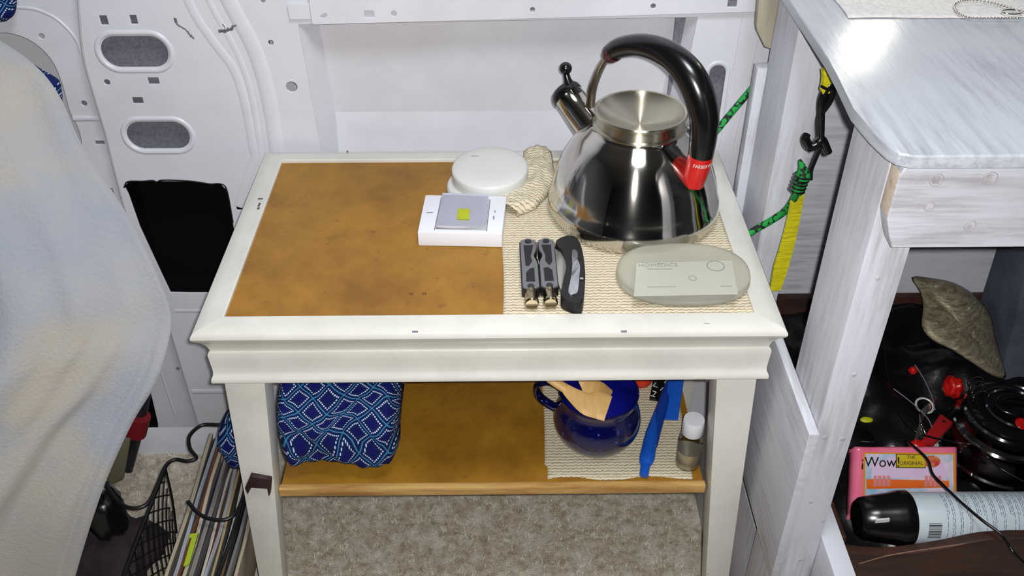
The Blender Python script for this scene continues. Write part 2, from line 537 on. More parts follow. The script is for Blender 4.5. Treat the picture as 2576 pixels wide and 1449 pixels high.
wb = empty('wall_back', (0, 0.41, 0)); tag(wb, kind='structure')
skin = box('outer_skin', -1.3, 1.8, 0.475, 0.49, 0, 1.9, paint_in, wb)
# --- main pressed sheet with its openings
P = lambda l, Y=0.41: [wall_pt(x, y, Y) for x, y in l]
edge = spline([Vector((*p, 0)) for p in P([(196, -60), (204, 60), (214, 150), (238, 240), (268, 340), (290, 430), (314, 520), (344, 610), (376, 680), (432, 840), (503, 1075)])], 5)
edge = [(p.x, p.y) for p in edge]
zt = 1.5
outer = [(edge[0][0], zt)] + edge + [(edge[-1][0] + 0.012, 0.0), (1.8, 0.0), (1.8, zt)]
Hs = []


def slot(px0, px1, py0, py1, Y=0.41, rr=0.5):
    a = wall_pt((px0 + px1) / 2, (py0 + py1) / 2, Y); l = wall_pt(px0, (py0 + py1) / 2, Y); r = wall_pt(px1, (py0 + py1) / 2, Y)
    t = wall_pt((px0 + px1) / 2, py0, Y); b = wall_pt((px0 + px1) / 2, py1, Y)
    hw, hh_ = (r[0] - l[0]) / 2, (t[1] - b[1]) / 2
    return rrect(a[0] - hw, a[0] + hw, a[1] - hh_, a[1] + hh_, rr * min(hw, hh_) * 2, 10)


ov1 = slot(253, 424, 90, 171); ov2 = slot(318, 478, 306, 376)
Hs += [ov1, ov2]
for q in ((250, 272, 38, 64), (326, 346, 37, 62), (371, 401, 194, 213), (332, 361, 244, 262), (262 - 4, 280 - 4, 199, 215)):
    if q[0] == 258: Hs.append(slot(260, 278, 199, 215))
    else: Hs.append(slot(*q, rr=0.05))
Hs.append(P([(312, 470), (322, 457), (400, 455), (470, 456), (530, 462), (556, 463), (570, 478), (584, 545), (600, 640), (622, 738), (480, 738), (428, 737), (394, 665), (350, 570), (322, 490)]))
Hs.append([(x, z) for x, z in slot(718, 749, 205, 232)]); Hs.append(slot(673, 689, 100, 115))
# large window panel opening and right slot
op = P([(748, 60), (800, 345), (830, 500), (1668, 500), (1694, 345), (1757, 42)])
Hs.append(op)
Hs.append(slot(1775, 1818, 165, 330))
Hs.append(slot(592, 640, 503, 530, rr=.05))
sheet = plate('pressed_sheet', outer, Hs, paint, wb, 0.003, 0.0008, XZ(0.4115))


def bead(name, path, r, matl, parent, flat=(1, .45), n=10, Y=0.4105, closed=False):
    return tube(name, [Vector((x, Y, z)) for x, z in path], r, matl, parent, n=n, closed=closed, flat=flat, up0=(0, 1, 0))


for ov in (ov1, ov2):
    cx = sum(p[0] for p in ov) / len(ov); cz = sum(p[1] for p in ov) / len(ov)
    hw = max(p[0] for p in ov) - cx; hz = max(p[1] for p in ov) - cz
    o_ = rrect(cx - hw - .004, cx + hw + .004, cz - hz - .004, cz + hz + .004, hz + .004, 12)
    bead('oval_rim', o_, 0.0038, paint, wb, closed=True, flat=(1, .6))
sl = slot(1770, 1823, 160, 335)
bead('slot_rim', sl, 0.003, paint, wb, closed=True)
# grey sheets added behind the small openings, shade painted into their colour
box('shade_backing', -0.262, 0.02, 0.432, 0.436, 0.552, 0.86, recess_grey, wb)
box('shade_backing', 0.55, 0.70, 0.432, 0.436, 0.55, 0.86, recess_grey, wb)
# shallow box behind the big square opening, its shade painted black
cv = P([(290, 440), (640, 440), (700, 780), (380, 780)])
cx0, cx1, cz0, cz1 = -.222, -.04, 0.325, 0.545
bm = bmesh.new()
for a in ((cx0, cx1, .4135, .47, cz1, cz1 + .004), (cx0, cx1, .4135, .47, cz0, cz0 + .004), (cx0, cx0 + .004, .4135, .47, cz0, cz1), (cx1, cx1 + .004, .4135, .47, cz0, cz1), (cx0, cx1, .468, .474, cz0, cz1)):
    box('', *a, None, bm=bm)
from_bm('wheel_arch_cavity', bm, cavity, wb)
rimp = spline([Vector((*p, 0)) for p in P([(312, 472), (322, 457), (360, 456), (385, 454), (395, 458), (410, 453), (470, 455), (505, 459), (530, 463), (556, 463), (571, 480), (586, 560)])], 4)
bead('black_seal', [(p.x, p.y) for p in rimp], 0.0013, black_rub, wb, flat=(1, 1))
# window panel: chamfered reveal + recessed panel + sloping ledge
zl = wall_pt(0, 286, 0.447)[1]
inn = [(op[0][0] + .020, op[0][1] - .004), (op[1][0] + .022, op[1][1]), (op[2][0] + .022, op[2][1]), (op[3][0] - .02, op[3][1]), (op[4][0] - .02, op[4][1]), (op[5][0] - .018, op[5][1] - .004)]
vs = [Vector((x, 0.411, z)) for x, z in op] + [Vector((x, 0.447, z)) for x, z in inn]
n6 = len(op)
mesh('panel_reveal', vs, [(i, (i + 1) % n6, (i + 1) % n6 + n6, i + n6) for i in range(n6)], paint, wb)
mesh('recessed_panel', [Vector((x, .447, z)) for x, z in inn], [tuple(range(n6))], paint_in, wb)
xl, xr = inn[1][0] - .006, inn[4][0] + .006
grid('sloping_ledge', lambda u, v: Vector((xl + (xr - xl) * u, 0.4465 - .016 * (v ** 1.3), zl - (zl - 0.50) * v)), 4, 14, paint, wb)
# vertical ribs in the window panel at its right
for px0, px1, r in ((1707, 1680, .002), (1725, 1697, .005)):
    a = wall_pt(px0, 40, .447); b = wall_pt(px1, 330, .447)
    bead('panel_rib', [a, b], r, paint, wb, Y=.446)
for pts, r in (([(1867, 30), (1808, 368)], .0018), ([(1905, 100), (1842, 372)], .0018)):
    bead('sheet_seam', P(pts), r, paint, wb)
# curved swages on the pillar between the ovals and the window panel
for pts, r, fl_ in (([(556, -40), (590, 30), (632, 108), (662, 190), (682, 280), (692, 345), (700, 420)], .0115, .2),
                    ([(455, -40), (492, 40), (540, 110), (585, 170), (608, 230), (624, 300), (636, 370), (640, 400), (622, 450), (600, 520)], .007, .2),
                    ([(505, -40), (545, 40), (590, 120), (622, 200), (640, 280), (652, 360), (655, 420)], .005, .2)):
    s = spline([Vector((*p, 0)) for p in P(pts)], 6)
    bead('pressed_swage', [(p.x, p.y) for p in s], r, paint, wb, flat=(1, fl_))
s = spline([Vector((*p, 0)) for p in P([(260, 440), (290, 432), (400, 440), (520, 436), (610, 440)])], 5)
# top rail with its holes
ry = 0.404
rail = P([(-200, -260)], ry)
ro = P([(786, 57), (790, 60), (1300, 46), (1905, 28), (2200, 19)], ry)
ro = ro + [(ro[-1][0], zt), (ro[0][0], zt)]
rh = [slot(915, 942, 25, 44, ry, .05), slot(983, 999, 25, 41, ry), slot(1332, 1347, 16, 31, ry), slot(1635, 1651, 7, 22, ry), slot(1829, 1855, -6, 18, ry, .05)]
rh.append(P([(802, 43), (808, 36), (816, 31), (823, 33), (825, 40), (816, 46)], ry))
plate('top_rail', ro, rh, paint, wb, 0.003, 0.0008, XZ(ry))
box('rail_backing', .085, 1.0, .4055, .4075, .788, .86, recess_grey, wb)  # same shade grey, seen through the rail holes
# left corner plate above pillar
plate('corner_plate', P([(724, 12), (796, 8), (797, 46), (730, 47)], .407), [], paint, wb, .003, .0008, XZ(.407))
# sealant smears
for nm, pts, r in (('sealant_smear', [(550, 76), (566, 77), (580, 72), (592, 63), (608, 57)], .0022), ('sealant_smear', [(440, 45), (444, 58), (456, 66), (468, 76), (480, 88), (488, 98)], .0016), ('sealant_smear', [(561, 62), (566, 70)], .001)):
    s = spline([Vector((*p, 0)) for p in P(pts)], 5)
    wobble = [(p.x + random.uniform(-.0006, .0006), p.y + random.uniform(-.001, .001)) for p in s]
    tube(nm, [Vector((x, .4095, z)) for x, z in wobble], [r * random.uniform(.5, 1.25) for _ in wobble], caulk, wb, n=6, flat=(1, .4), up0=(0, 1, 0))
# --- left sheet, set back, with the curved door-side opening
YL = 0.432
c1 = spline([Vector((*p, 0)) for p in P([(-60, 92), (0, 80), (50, 88), (95, 112), (135, 155), (160, 215), (178, 280), (200, 325), (209, 375), (212, 470)], YL)], 5)
c1 = [(p.x, p.y) for p in c1]
lo_ = [(-1.3, zt), (0.02, zt), (0.02, 0.0), (-1.3, 0.0)]
lh = [[(-1.1, c1[0][1])] + c1 + [(c1[-1][0], .35), (-1.1, .35)]]
lh += [slot(97, 114, 82, 98, YL), slot(204, 221, 251, 267, YL), slot(239, 265, 352, 363, YL, .05), slot(266, 287, 472, 488, YL, .05)]
q = P([(330, 960), (372, 955), (384, 1000), (398, 1060), (402, 1098), (394, 1112), (345, 1114), (320, 1100)], YL)
lh.append(q)
# keep the ovals and cavity clear of this sheet
lo_ = [(-1.3, zt), (edge[0][0] - .008, zt)] + [(x - .008, z) for x, z in edge] + [(edge[-1][0] - .008, 0), (-1.3, 0)]
plate('door_side_sheet', lo_, lh, paint, wb, .003, .0008, XZ(YL))
box('lower_shade_sheet', -.42, -.24, .445, .447, .0, .17, cavity, wb)  # flat sheet painted black for the shade in the lower opening
for pts, r in (([(-60, 40), (20, 20), (80, 20), (130, 38), (165, 65), (192, 98), (204, 130)], .002), ([(186, 297), (225, 296), (262, 298)], .004)):
    s = spline([Vector((*p, 0)) for p in P(pts, YL)], 5)
    bead('pressed_swage', [(p.x, p.y) for p in s], r, paint, wb, Y=YL - .002)
bead('sheet_edge_roll', edge, .0045, paint, wb, flat=(1, .7), Y=.414)
bead('pressed_swage', P([(400, 920), (440, 1040)], YL), .0025, paint, wb, Y=YL - .001)
for py0, r in ((782, .004), (985, .006)):
    bead('pressed_swage', P([(440 if py0 < 900 else 484, py0), (660, py0)]), r, paint, wb, flat=(1, .3))
for px, py in ((439, 947), (662, 0)):
    x, z = wall_pt(px, py); lathe('body_plug', [(0, .001), (.003, .001), (.003, 0)], mark_grey, wb, (x, .411 if px > 500 else .43, z), (0, -1, 0), 12)
grid('floor_sill', lambda u, v: Vector((-1.3 + 3.1 * u, 0.410 - .013 * v, .052 * (1 - v) ** .6)), 3, 10, paint, wb)

# the rest of the van, out of the frame
cl = box('ceiling', -1.3, 1.8, -1.7, .62, 1.9, 1.92, mat('ceiling_panel', S(112, 110, 108), .7)); tag(cl, kind='structure')
wf = box('wall_front', -1.3, 1.8, -1.72, -1.7, 0, 1.9, mat('dark_curtain', S(24, 28, 46), .9)); tag(wf, kind='structure')
wl = box('wall_left', -1.32, -1.3, -1.7, .62, 0, 1.9, mat('side_panel_grey', S(120, 122, 130), .7)); tag(wl, kind='structure')
wr = box('wall_right', 1.8, 1.82, -1.7, .62, 0, 1.9, mat('side_panel_dark', S(60, 62, 70), .7)); tag(wr, kind='structure')

# ================================================================== SIDE TABLE
T = 0.60; TW, TD = 0.62, 0.392
tb = empty('side_table', (TW / 2, TD / 2, 0))
tag(tb, 'white painted side table with a recessed brown hardboard top and lower shelf', 'table')
prof = [(-.003, -.012), (-.003, -.001), (-.0015, 0.0), (.012, -.0006), (.0205, -.0015), (.0245, -.003), (.0265, -.006), (.0268, -.009), (.0255, -.012), (.020, -.018), (.0158, -.026), (.0140, -.033), (.0140, -.0345),
        (.0158, -.0355), (.0168, -.038), (.0165, -.045), (.0160, -.055), (.0158, -.062), (.0165, -.067), (.0185, -.0705), (.0192, -.074), (.0188, -.0765), (.016, -.078), (-.003, -.078)]
e = .0265
ic = [(e, e), (TW - e, e), (TW - e, TD - e), (e, TD - e)]; sg = [(-1, -1), (1, -1), (1, 1), (-1, 1)]
for i in range(4):
    j = (i + 1) % 4; vs = []
    for k in (i, j):
        for o, z in prof: vs.append((ic[k][0] + sg[k][0] * o, ic[k][1] + sg[k][1] * o, T + z))
    n = len(prof)
    fs = [(a, (a + 1) % n, (a + 1) % n + n, a + n) for a in range(n)] + [tuple(range(n)), tuple(range(n, 2 * n))[::-1]]
    auto_smooth(mesh('top_rail_moulding', vs, fs, table_paint, tb), 28)
box('top_panel', e - .002, TW - e + .002, e - .002, TD - e + .002, T - .010, T - .0045, hard, tb)
for px, py, r in ((1034, 740, .0022), (1067, 739, .0024), (1190, 722, .0012), (1100, 700, .001), (1010, 742, .0008)):
    p = at(px, py, 2, T - .0045); lathe('burn_mark', [(0, .0003), (r, .0002), (r * 1.2, 0)], stain, tb, p, n=10)
for px, py, a, b_ in ((655, 500, .003, .0012), (652, 515, .0012, .004), (650, 524, .0014, .002), (1044, 831, .003, .0004), (1570, 830, .003, .0004), (1778, 812, .003, .0006), (874, 381, .0008, .002)):
    p = at(px, py, 2, T); box('paint_chip', p.x - a, p.x + a, p.y - b_, p.y + b_, T - .0028 if py > 810 else T - .0006, T - .0009 if py > 810 else T + .0003, chip if py < 600 else mark_grey, tb)
LZ = T - .078
for sx in (0, 1):
    for sy in (0, 1):
        fx = (lambda x: x) if sx == 0 else (lambda x: TW - x)
        y0t, y1t = (.030, .072) if sy == 0 else (TD - .028, TD - .068)
        y0b, y1b = (.022, .046) if sy == 0 else (TD - .022, TD - .044)
        q = [(.0135, y0t), (.0595, y0t), (.0595, y1t), (.0135, y1t)]
        b = [(-.0116, y0b), (.0139, y0b), (.0139, y1b), (-.0116, y1b)]
        hexa('leg', [Vector((fx(x), y, 0)) for x, y in b], [Vector((fx(x), y, LZ + .01)) for x, y in q], table_paint, tb, .0012)
SZ = .31
box('shelf', .043, .575, .052, TD - .035, SZ - .010, SZ, hard, tb, .0006)
box('shelf_lip', .041, .577, .043, .052, SZ - .013, SZ + .0006, hard_edge, tb, .001)
box('shelf_batten', .052, .060, .07, TD - .05, SZ - .03, SZ - .010, table_paint, tb)
box('shelf_batten', .560, .568, .07, TD - .05, SZ - .03, SZ - .010, table_paint, tb)
TP = T - .0045   # top of the hardboard


# ------------------------------------------------------------------ liners
def liner_uv(u, v, p): return (p.x, p.y)


lx0, lx1 = at(1265, 797, 2, TP).x, at(1895, 780, 2, TP).x
ml = grid('shelf_liner', lambda u, v: Vector((lx0 + (lx1 - lx0) * u + .0012 * math.sin(v * 9), .0275 + .0005 * math.sin(u * 30) + (TD - e - .0285 - .002) * v + (.004 * max(0, u - .85) * 6 * (1 - v)), TP + .0012 + .0007 * pnoise(Vector((u * 9, v * 7, 0))))), 60, 40, weave, None, liner_uv, thick=.001)
tag(ml, 'beige openwork grip liner spread on the right half of the tabletop', 'mat')
fp = [(1262, 545), (1268, 470), (1300, 420), (1318, 372), (1350, 368), (1382, 374), (1384, 402), (1368, 452), (1338, 500), (1300, 526), (1275, 536)]


def inside(px, py, poly):
    c = False; d = 1e9
    for i in range(len(poly)):
        x1, y1 = poly[i - 1]; x2, y2 = poly[i]
        if (y1 > py) != (y2 > py) and px < (x2 - x1) * (py - y1) / (y2 - y1) + x1: c = not c
        vx, vy = x2 - x1, y2 - y1
        t = max(0, min(1, ((px - x1) * vx + (py - y1) * vy) / (vx * vx + vy * vy)))
        d = min(d, math.hypot(px - x1 - t * vx, py - y1 - t * vy))
    return d if c else -d


ctrs = [at(x, y, 2, T + .008) for x, y in ((1352, 372), (1352, 400), (1346, 430), (1325, 465), (1300, 495), (1276, 520))]
wid = [.018, .020, .026, .028, .026, .014]
cs = spline(ctrs, 8)


def fold(u, v):
    k = min(int(v * (len(cs) - 1)), len(cs) - 1); c = cs[k]
    t = (cs[min(k + 1, len(cs) - 1)] - cs[max(k - 1, 0)]).normalized(); s = Vector((t.y, -t.x, 0))
    wv = float(np.interp(v, np.linspace(0, 1, 6), wid)); a = (u - .5) * 2
    z = TP + .003 + 0.012 * max(0, 1 - a * a) ** .5 + .005 * pnoise(Vector((u * 7, v * 9, 2)))
    if c.y > TD - .03: z = max(z, T + .002 + .006 * max(0, 1 - a * a))
    return Vector((c.x, c.y, 0)) + s * (-a * wv) + Vector((0, 0, z))


fd = grid('bunched_liner', fold, 16, len(cs), weave, None, liner_uv, thick=.0012)
tag(fd, 'loose beige liner corner bunched up beside the round puck light', 'mat')
sx0 = at(1357, 960, 2, SZ).x


def shl(u, v):
    yb, yt = .056, .30
    x = sx0 + .004 * math.sin(v * 3) + (.562 - sx0) * u
    return Vector((x + (.004 if v < .1 else 0) * (1 - u), yb + .003 * math.sin(u * 11) + (yt - yb) * v, SZ + .0014 + .0006 * pnoise(Vector((u * 7, v * 7, 5)))))


s2 = grid('shelf_liner', shl, 40, 40, weave, None, liner_uv, thick=.001)
tag(s2, 'beige openwork grip liner under the blue mug on the lower shelf', 'mat')
MT = TP + .002   # resting height on the tabletop liner
MS = SZ + .0022

# ------------------------------------------------------------------ kettle
kc = at(1616, 650, 2, MT); kx = kc.x; kR = .1035; ky = kc.y + kR
kt = empty('kettle', (kx, ky, MT)); tag(kt, 'polished steel whistling kettle with a black and red looped handle', 'kettle')
K = Vector((kx, ky, MT))
prof = [(0, .0005), (.092, .0005), (.0975, .001), (.0995, .003), (.0998, .006), (.1032, .009), (.1042, .014), (.1036, .020), (.1022, .0265), (.1012, .028), (.0992, .038), (.0948, .054), (.0882, .071), (.0800, .086), (.0715, .0985), (.0625, .108), (.0570, .1135), (.0545, .1155), (.0535, .118), (.050, .118), (.050, .112), (.0, .112)]
pts = spline([Vector((r, 0, h)) for r, h in prof[10:17]], 5)
prof = prof[:10] + [(p.x, p.z) for p in pts] + prof[17:]
spun, _nt, _b = base_mat('spun_mirror_steel', S(206, 203, 196), .11, 1.0); _b.inputs['Anisotropic'].default_value = .85; _b.inputs['Anisotropic Rotation'].default_value = .25
_tg = N(_nt, 'ShaderNodeTangent', direction_type='RADIAL', axis='Z'); L(_nt, _tg.outputs[0], _b.inputs['Tangent'])
lathe('body', prof, spun, kt, K, n=96, sharp=35)
lid = [(0.052, .1165), (.0545, .117), (.0548, .119), (.052, .1205), (.0515, .130), (.0535, .1325), (.0540, .1345), (.0525, .136), (.050, .1355), (.047, .1320), (.036, .1262), (.020, .1212), (.008, .1188), (0, .1182)]
lid_mt, _nt, _b = base_mat('turned_steel', S(192, 186, 168), .34, 1.0); _b.inputs['Anisotropic'].default_value = 1.0; _b.inputs['Anisotropic Rotation'].default_value = .25
_tg = N(_nt, 'ShaderNodeTangent', direction_type='RADIAL', axis='Z'); L(_nt, _tg.outputs[0], _b.inputs['Tangent'])
lid_mt2 = lid_mt
ld = lathe('lid', lid, lid_mt, kt, K, n=80, sharp=30)
# spout
psi = math.radians(-47)   # handle/spout plane, turned a little towards the lens
ax = Vector((math.cos(psi), math.sin(psi), 0))
def hp(px, py):
    nrm = Vector((-math.sin(psi), math.cos(psi), 0))
    d = FW + RT * ((px - 1288) / FPX) + UP * ((724.5 - py) / FPX)
    t = (K - CAM).dot(nrm) / d.dot(nrm)
    return CAM + d * t


sb = hp(1481, 309); st = hp(1427, 240); sd = (st - sb).normalized()
sl_ = (st - sb).length
lathe('spout', [(.0235, -.024), (.0222, 0), (.0204, sl_ * .5), (.0190, sl_ - .004), (.0196, sl_ - .003), (.0196, sl_), (.0175, sl_), (.0170, sl_ - .03)], steel, kt, sb, sd, 40)
cp = lathe('whistle_cap', [(0, .0095), (.006, .0092), (.012, .0078), (.017, .005), (.0200, 0), (.0204, -.006), (.0194, -.007), (0, -.005)], black_gl, kt, st + sd * .004, sd, 36)
tube('lever', [hp(1437, 234), hp(1432, 215), hp(1427, 198), hp(1424, 184)], [.0098, .0072, .0045, .004], black_gl, cp, 14)
tube('lever', [hp(1429, 205), hp(1441, 222), hp(1450, 238)], [.004, .006, .0085], black_gl, cp, 10)
lathe('whistle_knob', [(.0078 * math.sin(a), -.0078 * math.cos(a)) for a in [math.pi * k / 14 for k in range(15)]], black_gl, cp, hp(1423, 172), (0, 0, 1), 24)


# handle: path traced in the handle plane
hpth = spline([hp(*p) for p in ((1537, 134), (1562, 119), (1610, 113), (1665, 128), (1716, 165), (1752, 220), (1771, 290), (1769, 345), (1763, 390))], 7)
hpth = hpth
grip = tube('handle_grip', hpth, [.0108, .0116, .0122, .0136, .0152, .0168, .0172, .0162, .0150, .0140], black_gl, kt, 24)
rpath = [hp(1763, 388), hp(1757, 415), hp(1750, 440), hp(1744, 462)]
red = tube('handle_ferrule', spline(rpath, 5), [.0142, .0140, .0132, .0120], red_pl, kt, 24); red['label'] = 'red handle end'
tube('handle_collar', [hp(1545, 130), hp(1536, 137), hp(1530, 143)], [.0116, .0106, .0085], mat('dark_red_plastic', S(70, 10, 22), .3), kt, 18)
tube('spout_bracket', spline([hp(1532, 140), hp(1518, 158), hp(1503, 188), hp(1491, 222), hp(1486, 256), hp(1486, 274)], 6), .0048, steel_br, kt, 10, flat=(1.5, .8))
# lettering wrapped on the ferrule
fcen = hp(1757, 402)
Rf = .0166


def wrap(co):
    a = co.x / Rf
    return Vector((Rf * math.sin(a), co.y, Rf * math.cos(a) - 0.0 + co.z))


text('lettering', 'FARBERWARE', .0062, white_pl2, frame(fcen, (rpath[0] - rpath[1]).normalized().cross(-FW), (rpath[0] - rpath[1]).normalized()) @ Matrix.Translation((0, 0, -.0014)), red, .0002, lambda c: wrap(Vector((c.x * .8 + .0078, c.y, c.z))))

# ------------------------------------------------------------------ round puck light
pc = at(1232, 417, 2, T + .028)
pk = empty('puck_light', (pc.x, pc.y, TP)); tag(pk, 'round white battery puck light resting on bunched liner', 'light')
pa = Vector((-.02, -.06, 1)).normalized()
o0 = Vector((pc.x, pc.y, T + .0285))
lathe('cover', [(0, 0.0), (.030, -.0002), (.045, -.001), (.0475, -.0022), (.0485, -.004), (.0488, -.010), (.0480, -.0195), (.046, -.0205), (0, -.0205)], white_pl2, pk, o0, pa, 72)
b0 = Vector((pc.x - .007, pc.y - .006, TP + .0005))
lathe('base_ring', [(0, 0), (.0475, 0), (.0485, .002), (.0482, .008), (.046, .0105), (0, .011)], white_pl2, pk, b0, (0, 0, 1), 64)
bt = at(1252, 382, 2, T + .029)
lathe('button_ring', [(.0029, -.001), (.0029, .0009), (.0036, .0009), (.0038, -.001)], mark_grey, pk, bt, pa, 20)
text('lettering', 'hoto', .0052, mark_grey, frame(at(1196, 392, 2, T + .0293), (1, 0, 0), (0, 1, 0)), pk)

# ------------------------------------------------------------------ square switch light
tz = TP + .0195
q4 = [at(x, y, 2, tz) for x, y in ((1050, 584), (1263, 588), (1275, 493), (1070, 490))]
sq = empty('switch_light', ((q4[0].x + q4[2].x) / 2, (q4[0].y + q4[2].y) / 2, TP)); tag(sq, 'square white switch light with a yellow diode under a clear lens', 'light')
hexa('housing', [Vector((p.x, p.y, TP + .0003)) for p in q4], q4, white_pl, sq, .0016)
cen = sum(q4, Vector()) / 4
ln4 = [at(x, y, 2, tz + .0005) for x, y in ((1095, 577), (1222, 580), (1231, 503), (1112, 498))]
lc = sum(ln4, Vector()) / 4
top4 = [lc + (p - lc) * .96 + Vector((0, 0, .0045 if i < 2 else .0085)) for i, p in enumerate(ln4)]
hexa('lens', [p + Vector((0, 0, .0002)) for p in ln4], top4, acryl, sq, .0004)
for a, b in ((0, 3), (1, 2)):
    tube('lens_groove', [ln4[a] + (ln4[a] - lc) * .03, ln4[b] + (ln4[b] - lc) * .03], .0006, mark_grey, sq, 6)
yl = [at(x, y, 2, tz + .0012) for x, y in ((1150, 553), (1180, 554), (1182, 528), (1152, 527))]
hexa('diode', [p - Vector((0, 0, .001)) for p in yl], yl, yellow_led, sq, .0003)
box('indent_mark', *(lambda p: (p.x - .004, p.x + .004, p.y - .0007, p.y + .0007))(at(1081, 535, 2, tz)), tz, tz + .0003, mark_grey, sq)
text('lettering', '2', .006, mark_grey, frame(at(1245, 532, 2, tz + .0003), (1, 0, 0), (0, 1, 0)), sq)
box('indent_mark', *(lambda p: (p.x - .0008, p.x + .0008, p.y - .004, p.y + .004))(at(1242, 548, 2, tz)), tz, tz + .0003, mark_grey, sq)

# ------------------------------------------------------------------ multi-tool, folding knife, oval case
mtl = empty('multi_tool', at(1355, 680, 2, MT)); tag(mtl, 'closed steel multi-tool with black inset grips on the beige liner', 'tool')
grey_m = mat('grey_anodised', S(128, 130, 134), .35, .7)


def tool_pt(k, a, b, z):
    """k handle 0/1, a across -1..1, b along 0..1 (far to near)"""
    L0 = [((1328, 604), (1336, 724)), ((1373, 603), (1383, 722))][k]
    A = at(*L0[0], 2, MT + .014); B = at(*L0[1], 2, MT + .014)
    d = (B - A); n_ = Vector((d.y, -d.x, 0)).normalized()
    c = A + d * b
    return Vector((c.x, c.y, 0)) - n_ * (a * .0088) * (1 if True else 1) + Vector((0, 0, MT + z))


for k in (0, 1):
    fl_ = -1 if k == 0 else 1       # waist faces the other handle
    def outl(wf, zz, e0=-.03, e1=1.03):
        out = []
        for b in np.linspace(e0, e1, 22):
            rr = min(1, math.sqrt(max(0, 1 - max(0, (.07 - (b - e0)) / .07) ** 2)) + .25, math.sqrt(max(0, 1 - max(0, (.07 - (e1 - b)) / .07) ** 2)) + .25)
            ins = .42 * math.exp(-((b - .34) / .09) ** 2)
            out.append((b, wf * rr, wf * rr - ins))
        return out
    for nm, wf, z0, z1, mt_ in (('handle', 1.12, .001, .0122, black_mt), ('face_plate', 1.0, .0122, .0142, grey_m)):
        o_ = outl(wf, 0)
        left = [(-(w1 if fl_ > 0 else w0), b) for b, w0, w1 in o_]
        right = [((w0 if fl_ > 0 else w1), b) for b, w0, w1 in o_]
        loop = right + left[::-1]
        n_ = len(loop)
        vs = [tool_pt(k, a, b, z0) for a, b in loop] + [tool_pt(k, a, b, z1) for a, b in loop]
        h_ = mesh(nm, vs, [tuple(range(n_)), tuple(range(n_, 2 * n_))] + [(i, (i + 1) % n_, (i + 1) % n_ + n_, i + n_) for i in range(n_)], mt_, mtl)
        if nm == 'face_plate': fp_ = h_
    s_ = fl_
    for loop in ([(-.62, .12), (.62, .12), (.60, .48), (.18, .56) if s_ > 0 else (.30, .50), (-.30, .46) if s_ > 0 else (-.35, .56), (-.22, .34) if s_ > 0 else (-.60, .5), (-.5, .22)],
                 [(-.58, .62), (-.1, .60), (.5, .66), (.56, .88), (-.55, .88)] if s_ > 0 else [(-.5, .70), (.0, .62), (.56, .60), (.55, .88), (-.55, .88)]):
        if s_ < 0: loop = [(-a, b) if False else (a, b) for a, b in loop]
        if s_ < 0 and loop[0][1] < .2: loop = [(-.62, .12), (.62, .12), (.5, .22), (.20, .36), (.36, .46), (-.1, .56), (-.5, .56)]
        n_ = len(loop)
        vs = [tool_pt(k, a, b, .0138) for a, b in loop] + [tool_pt(k, a, b, .0146) for a, b in loop]
        mesh('grip_inset', vs, [tuple(range(n_)), tuple(range(n_, 2 * n_))] + [(i, (i + 1) % n_, (i + 1) % n_ + n_, i + n_) for i in range(n_)], black_mt, fp_)
    for b in (.035, .965):
        lathe('pivot_rivet', [(0, .0008), (.0036, .0008), (.0040, 0)], black_gl, fp_, tool_pt(k, 0, b, .0141), (0, 0, 1), 18)
    e_ = tool_pt(k, 0, 1.0, .006); e2 = tool_pt(k, 0, 1.22, .006)
    lathe('steel_knuckle', [(0, 0), (.0066, 0), (.0070, .003), (.0072, .016), (.0078, .017), (.0078, .021), (.0065, .0225), (0, .0225)], steel_warm, mtl, e_ + Vector((0, 0, .0025)), (e2 - e_), 24)
tube('spring_bar', [tool_pt(0, 1.15, .3, .006), tool_pt(0, 1.5, .6, .006), tool_pt(0, 1.6, .95, .006)], .0018, steel, mtl, 8)

kn = empty('folding_knife', at(1435, 680, 2, MT)); tag(kn, 'folded black-handled knife with exposed blade beside the kettle foot', 'knife')


def flat_shape(name, pxs, z0, z1, mt_, parent, bev=.0008, smooth=4, zbase=None, tilt=None):
    zb = MT if zbase is None else zbase
    pts_ = [at(x, y, 2, zb + z1) for x, y in pxs]
    if smooth: pts_ = spline(pts_, smooth, True)
    n_ = len(pts_)
    bm = bmesh.new()
    lo = [bm.verts.new((p.x, p.y, zb + z0)) for p in pts_]; hi = [bm.verts.new((p.x, p.y, zb + z1)) for p in pts_]
    bm.faces.new(lo[::-1]); tf = bm.faces.new(hi)
    for i in range(n_): bm.faces.new((lo[i], lo[(i + 1) % n_], hi[(i + 1) % n_], hi[i]))
    if bev:
        bmesh.ops.bevel(bm, geom=list(tf.edges), offset=bev, segments=3, affect='EDGES', profile=.5, clamp_overlap=True)
    if tilt: 
        for v in bm.verts: v.co.z += tilt(v.co)
    return auto_smooth(from_bm(name, bm, mt_, parent), 40)


flat_shape('handle', [(1397, 612), (1405, 601), (1425, 593), (1444, 592), (1456, 606), (1465, 630), (1471, 670), (1472, 710), (1466, 758), (1452, 762), (1432, 757), (1413, 746), (1412, 730), (1418, 700), (1425, 670), (1422, 645), (1410, 622)], .001, .016, black_mt, kn, .002)
flat_shape('blade', [(1396, 621), (1404, 619), (1416, 632), (1424, 650), (1426, 665), (1422, 690), (1418, 724), (1411, 728), (1404, 706), (1399, 660)], .004, .009, mat('satin_blade', S(176, 174, 166), .35, .6), kn, .0006)
flat_shape('clip', [(1439, 640), (1450, 641), (1452, 651), (1459, 668), (1458, 690), (1454, 730), (1448, 738), (1430, 736), (1436, 700), (1440, 665)], .0162, .0175, mat('satin_clip', S(176, 180, 184), .25, .85), kn, .0004)
flat_shape('clip_knuckle', [(1440, 629), (1451, 630), (1453, 648), (1441, 650)], .0162, .0180, grey_m, kn, .0004)
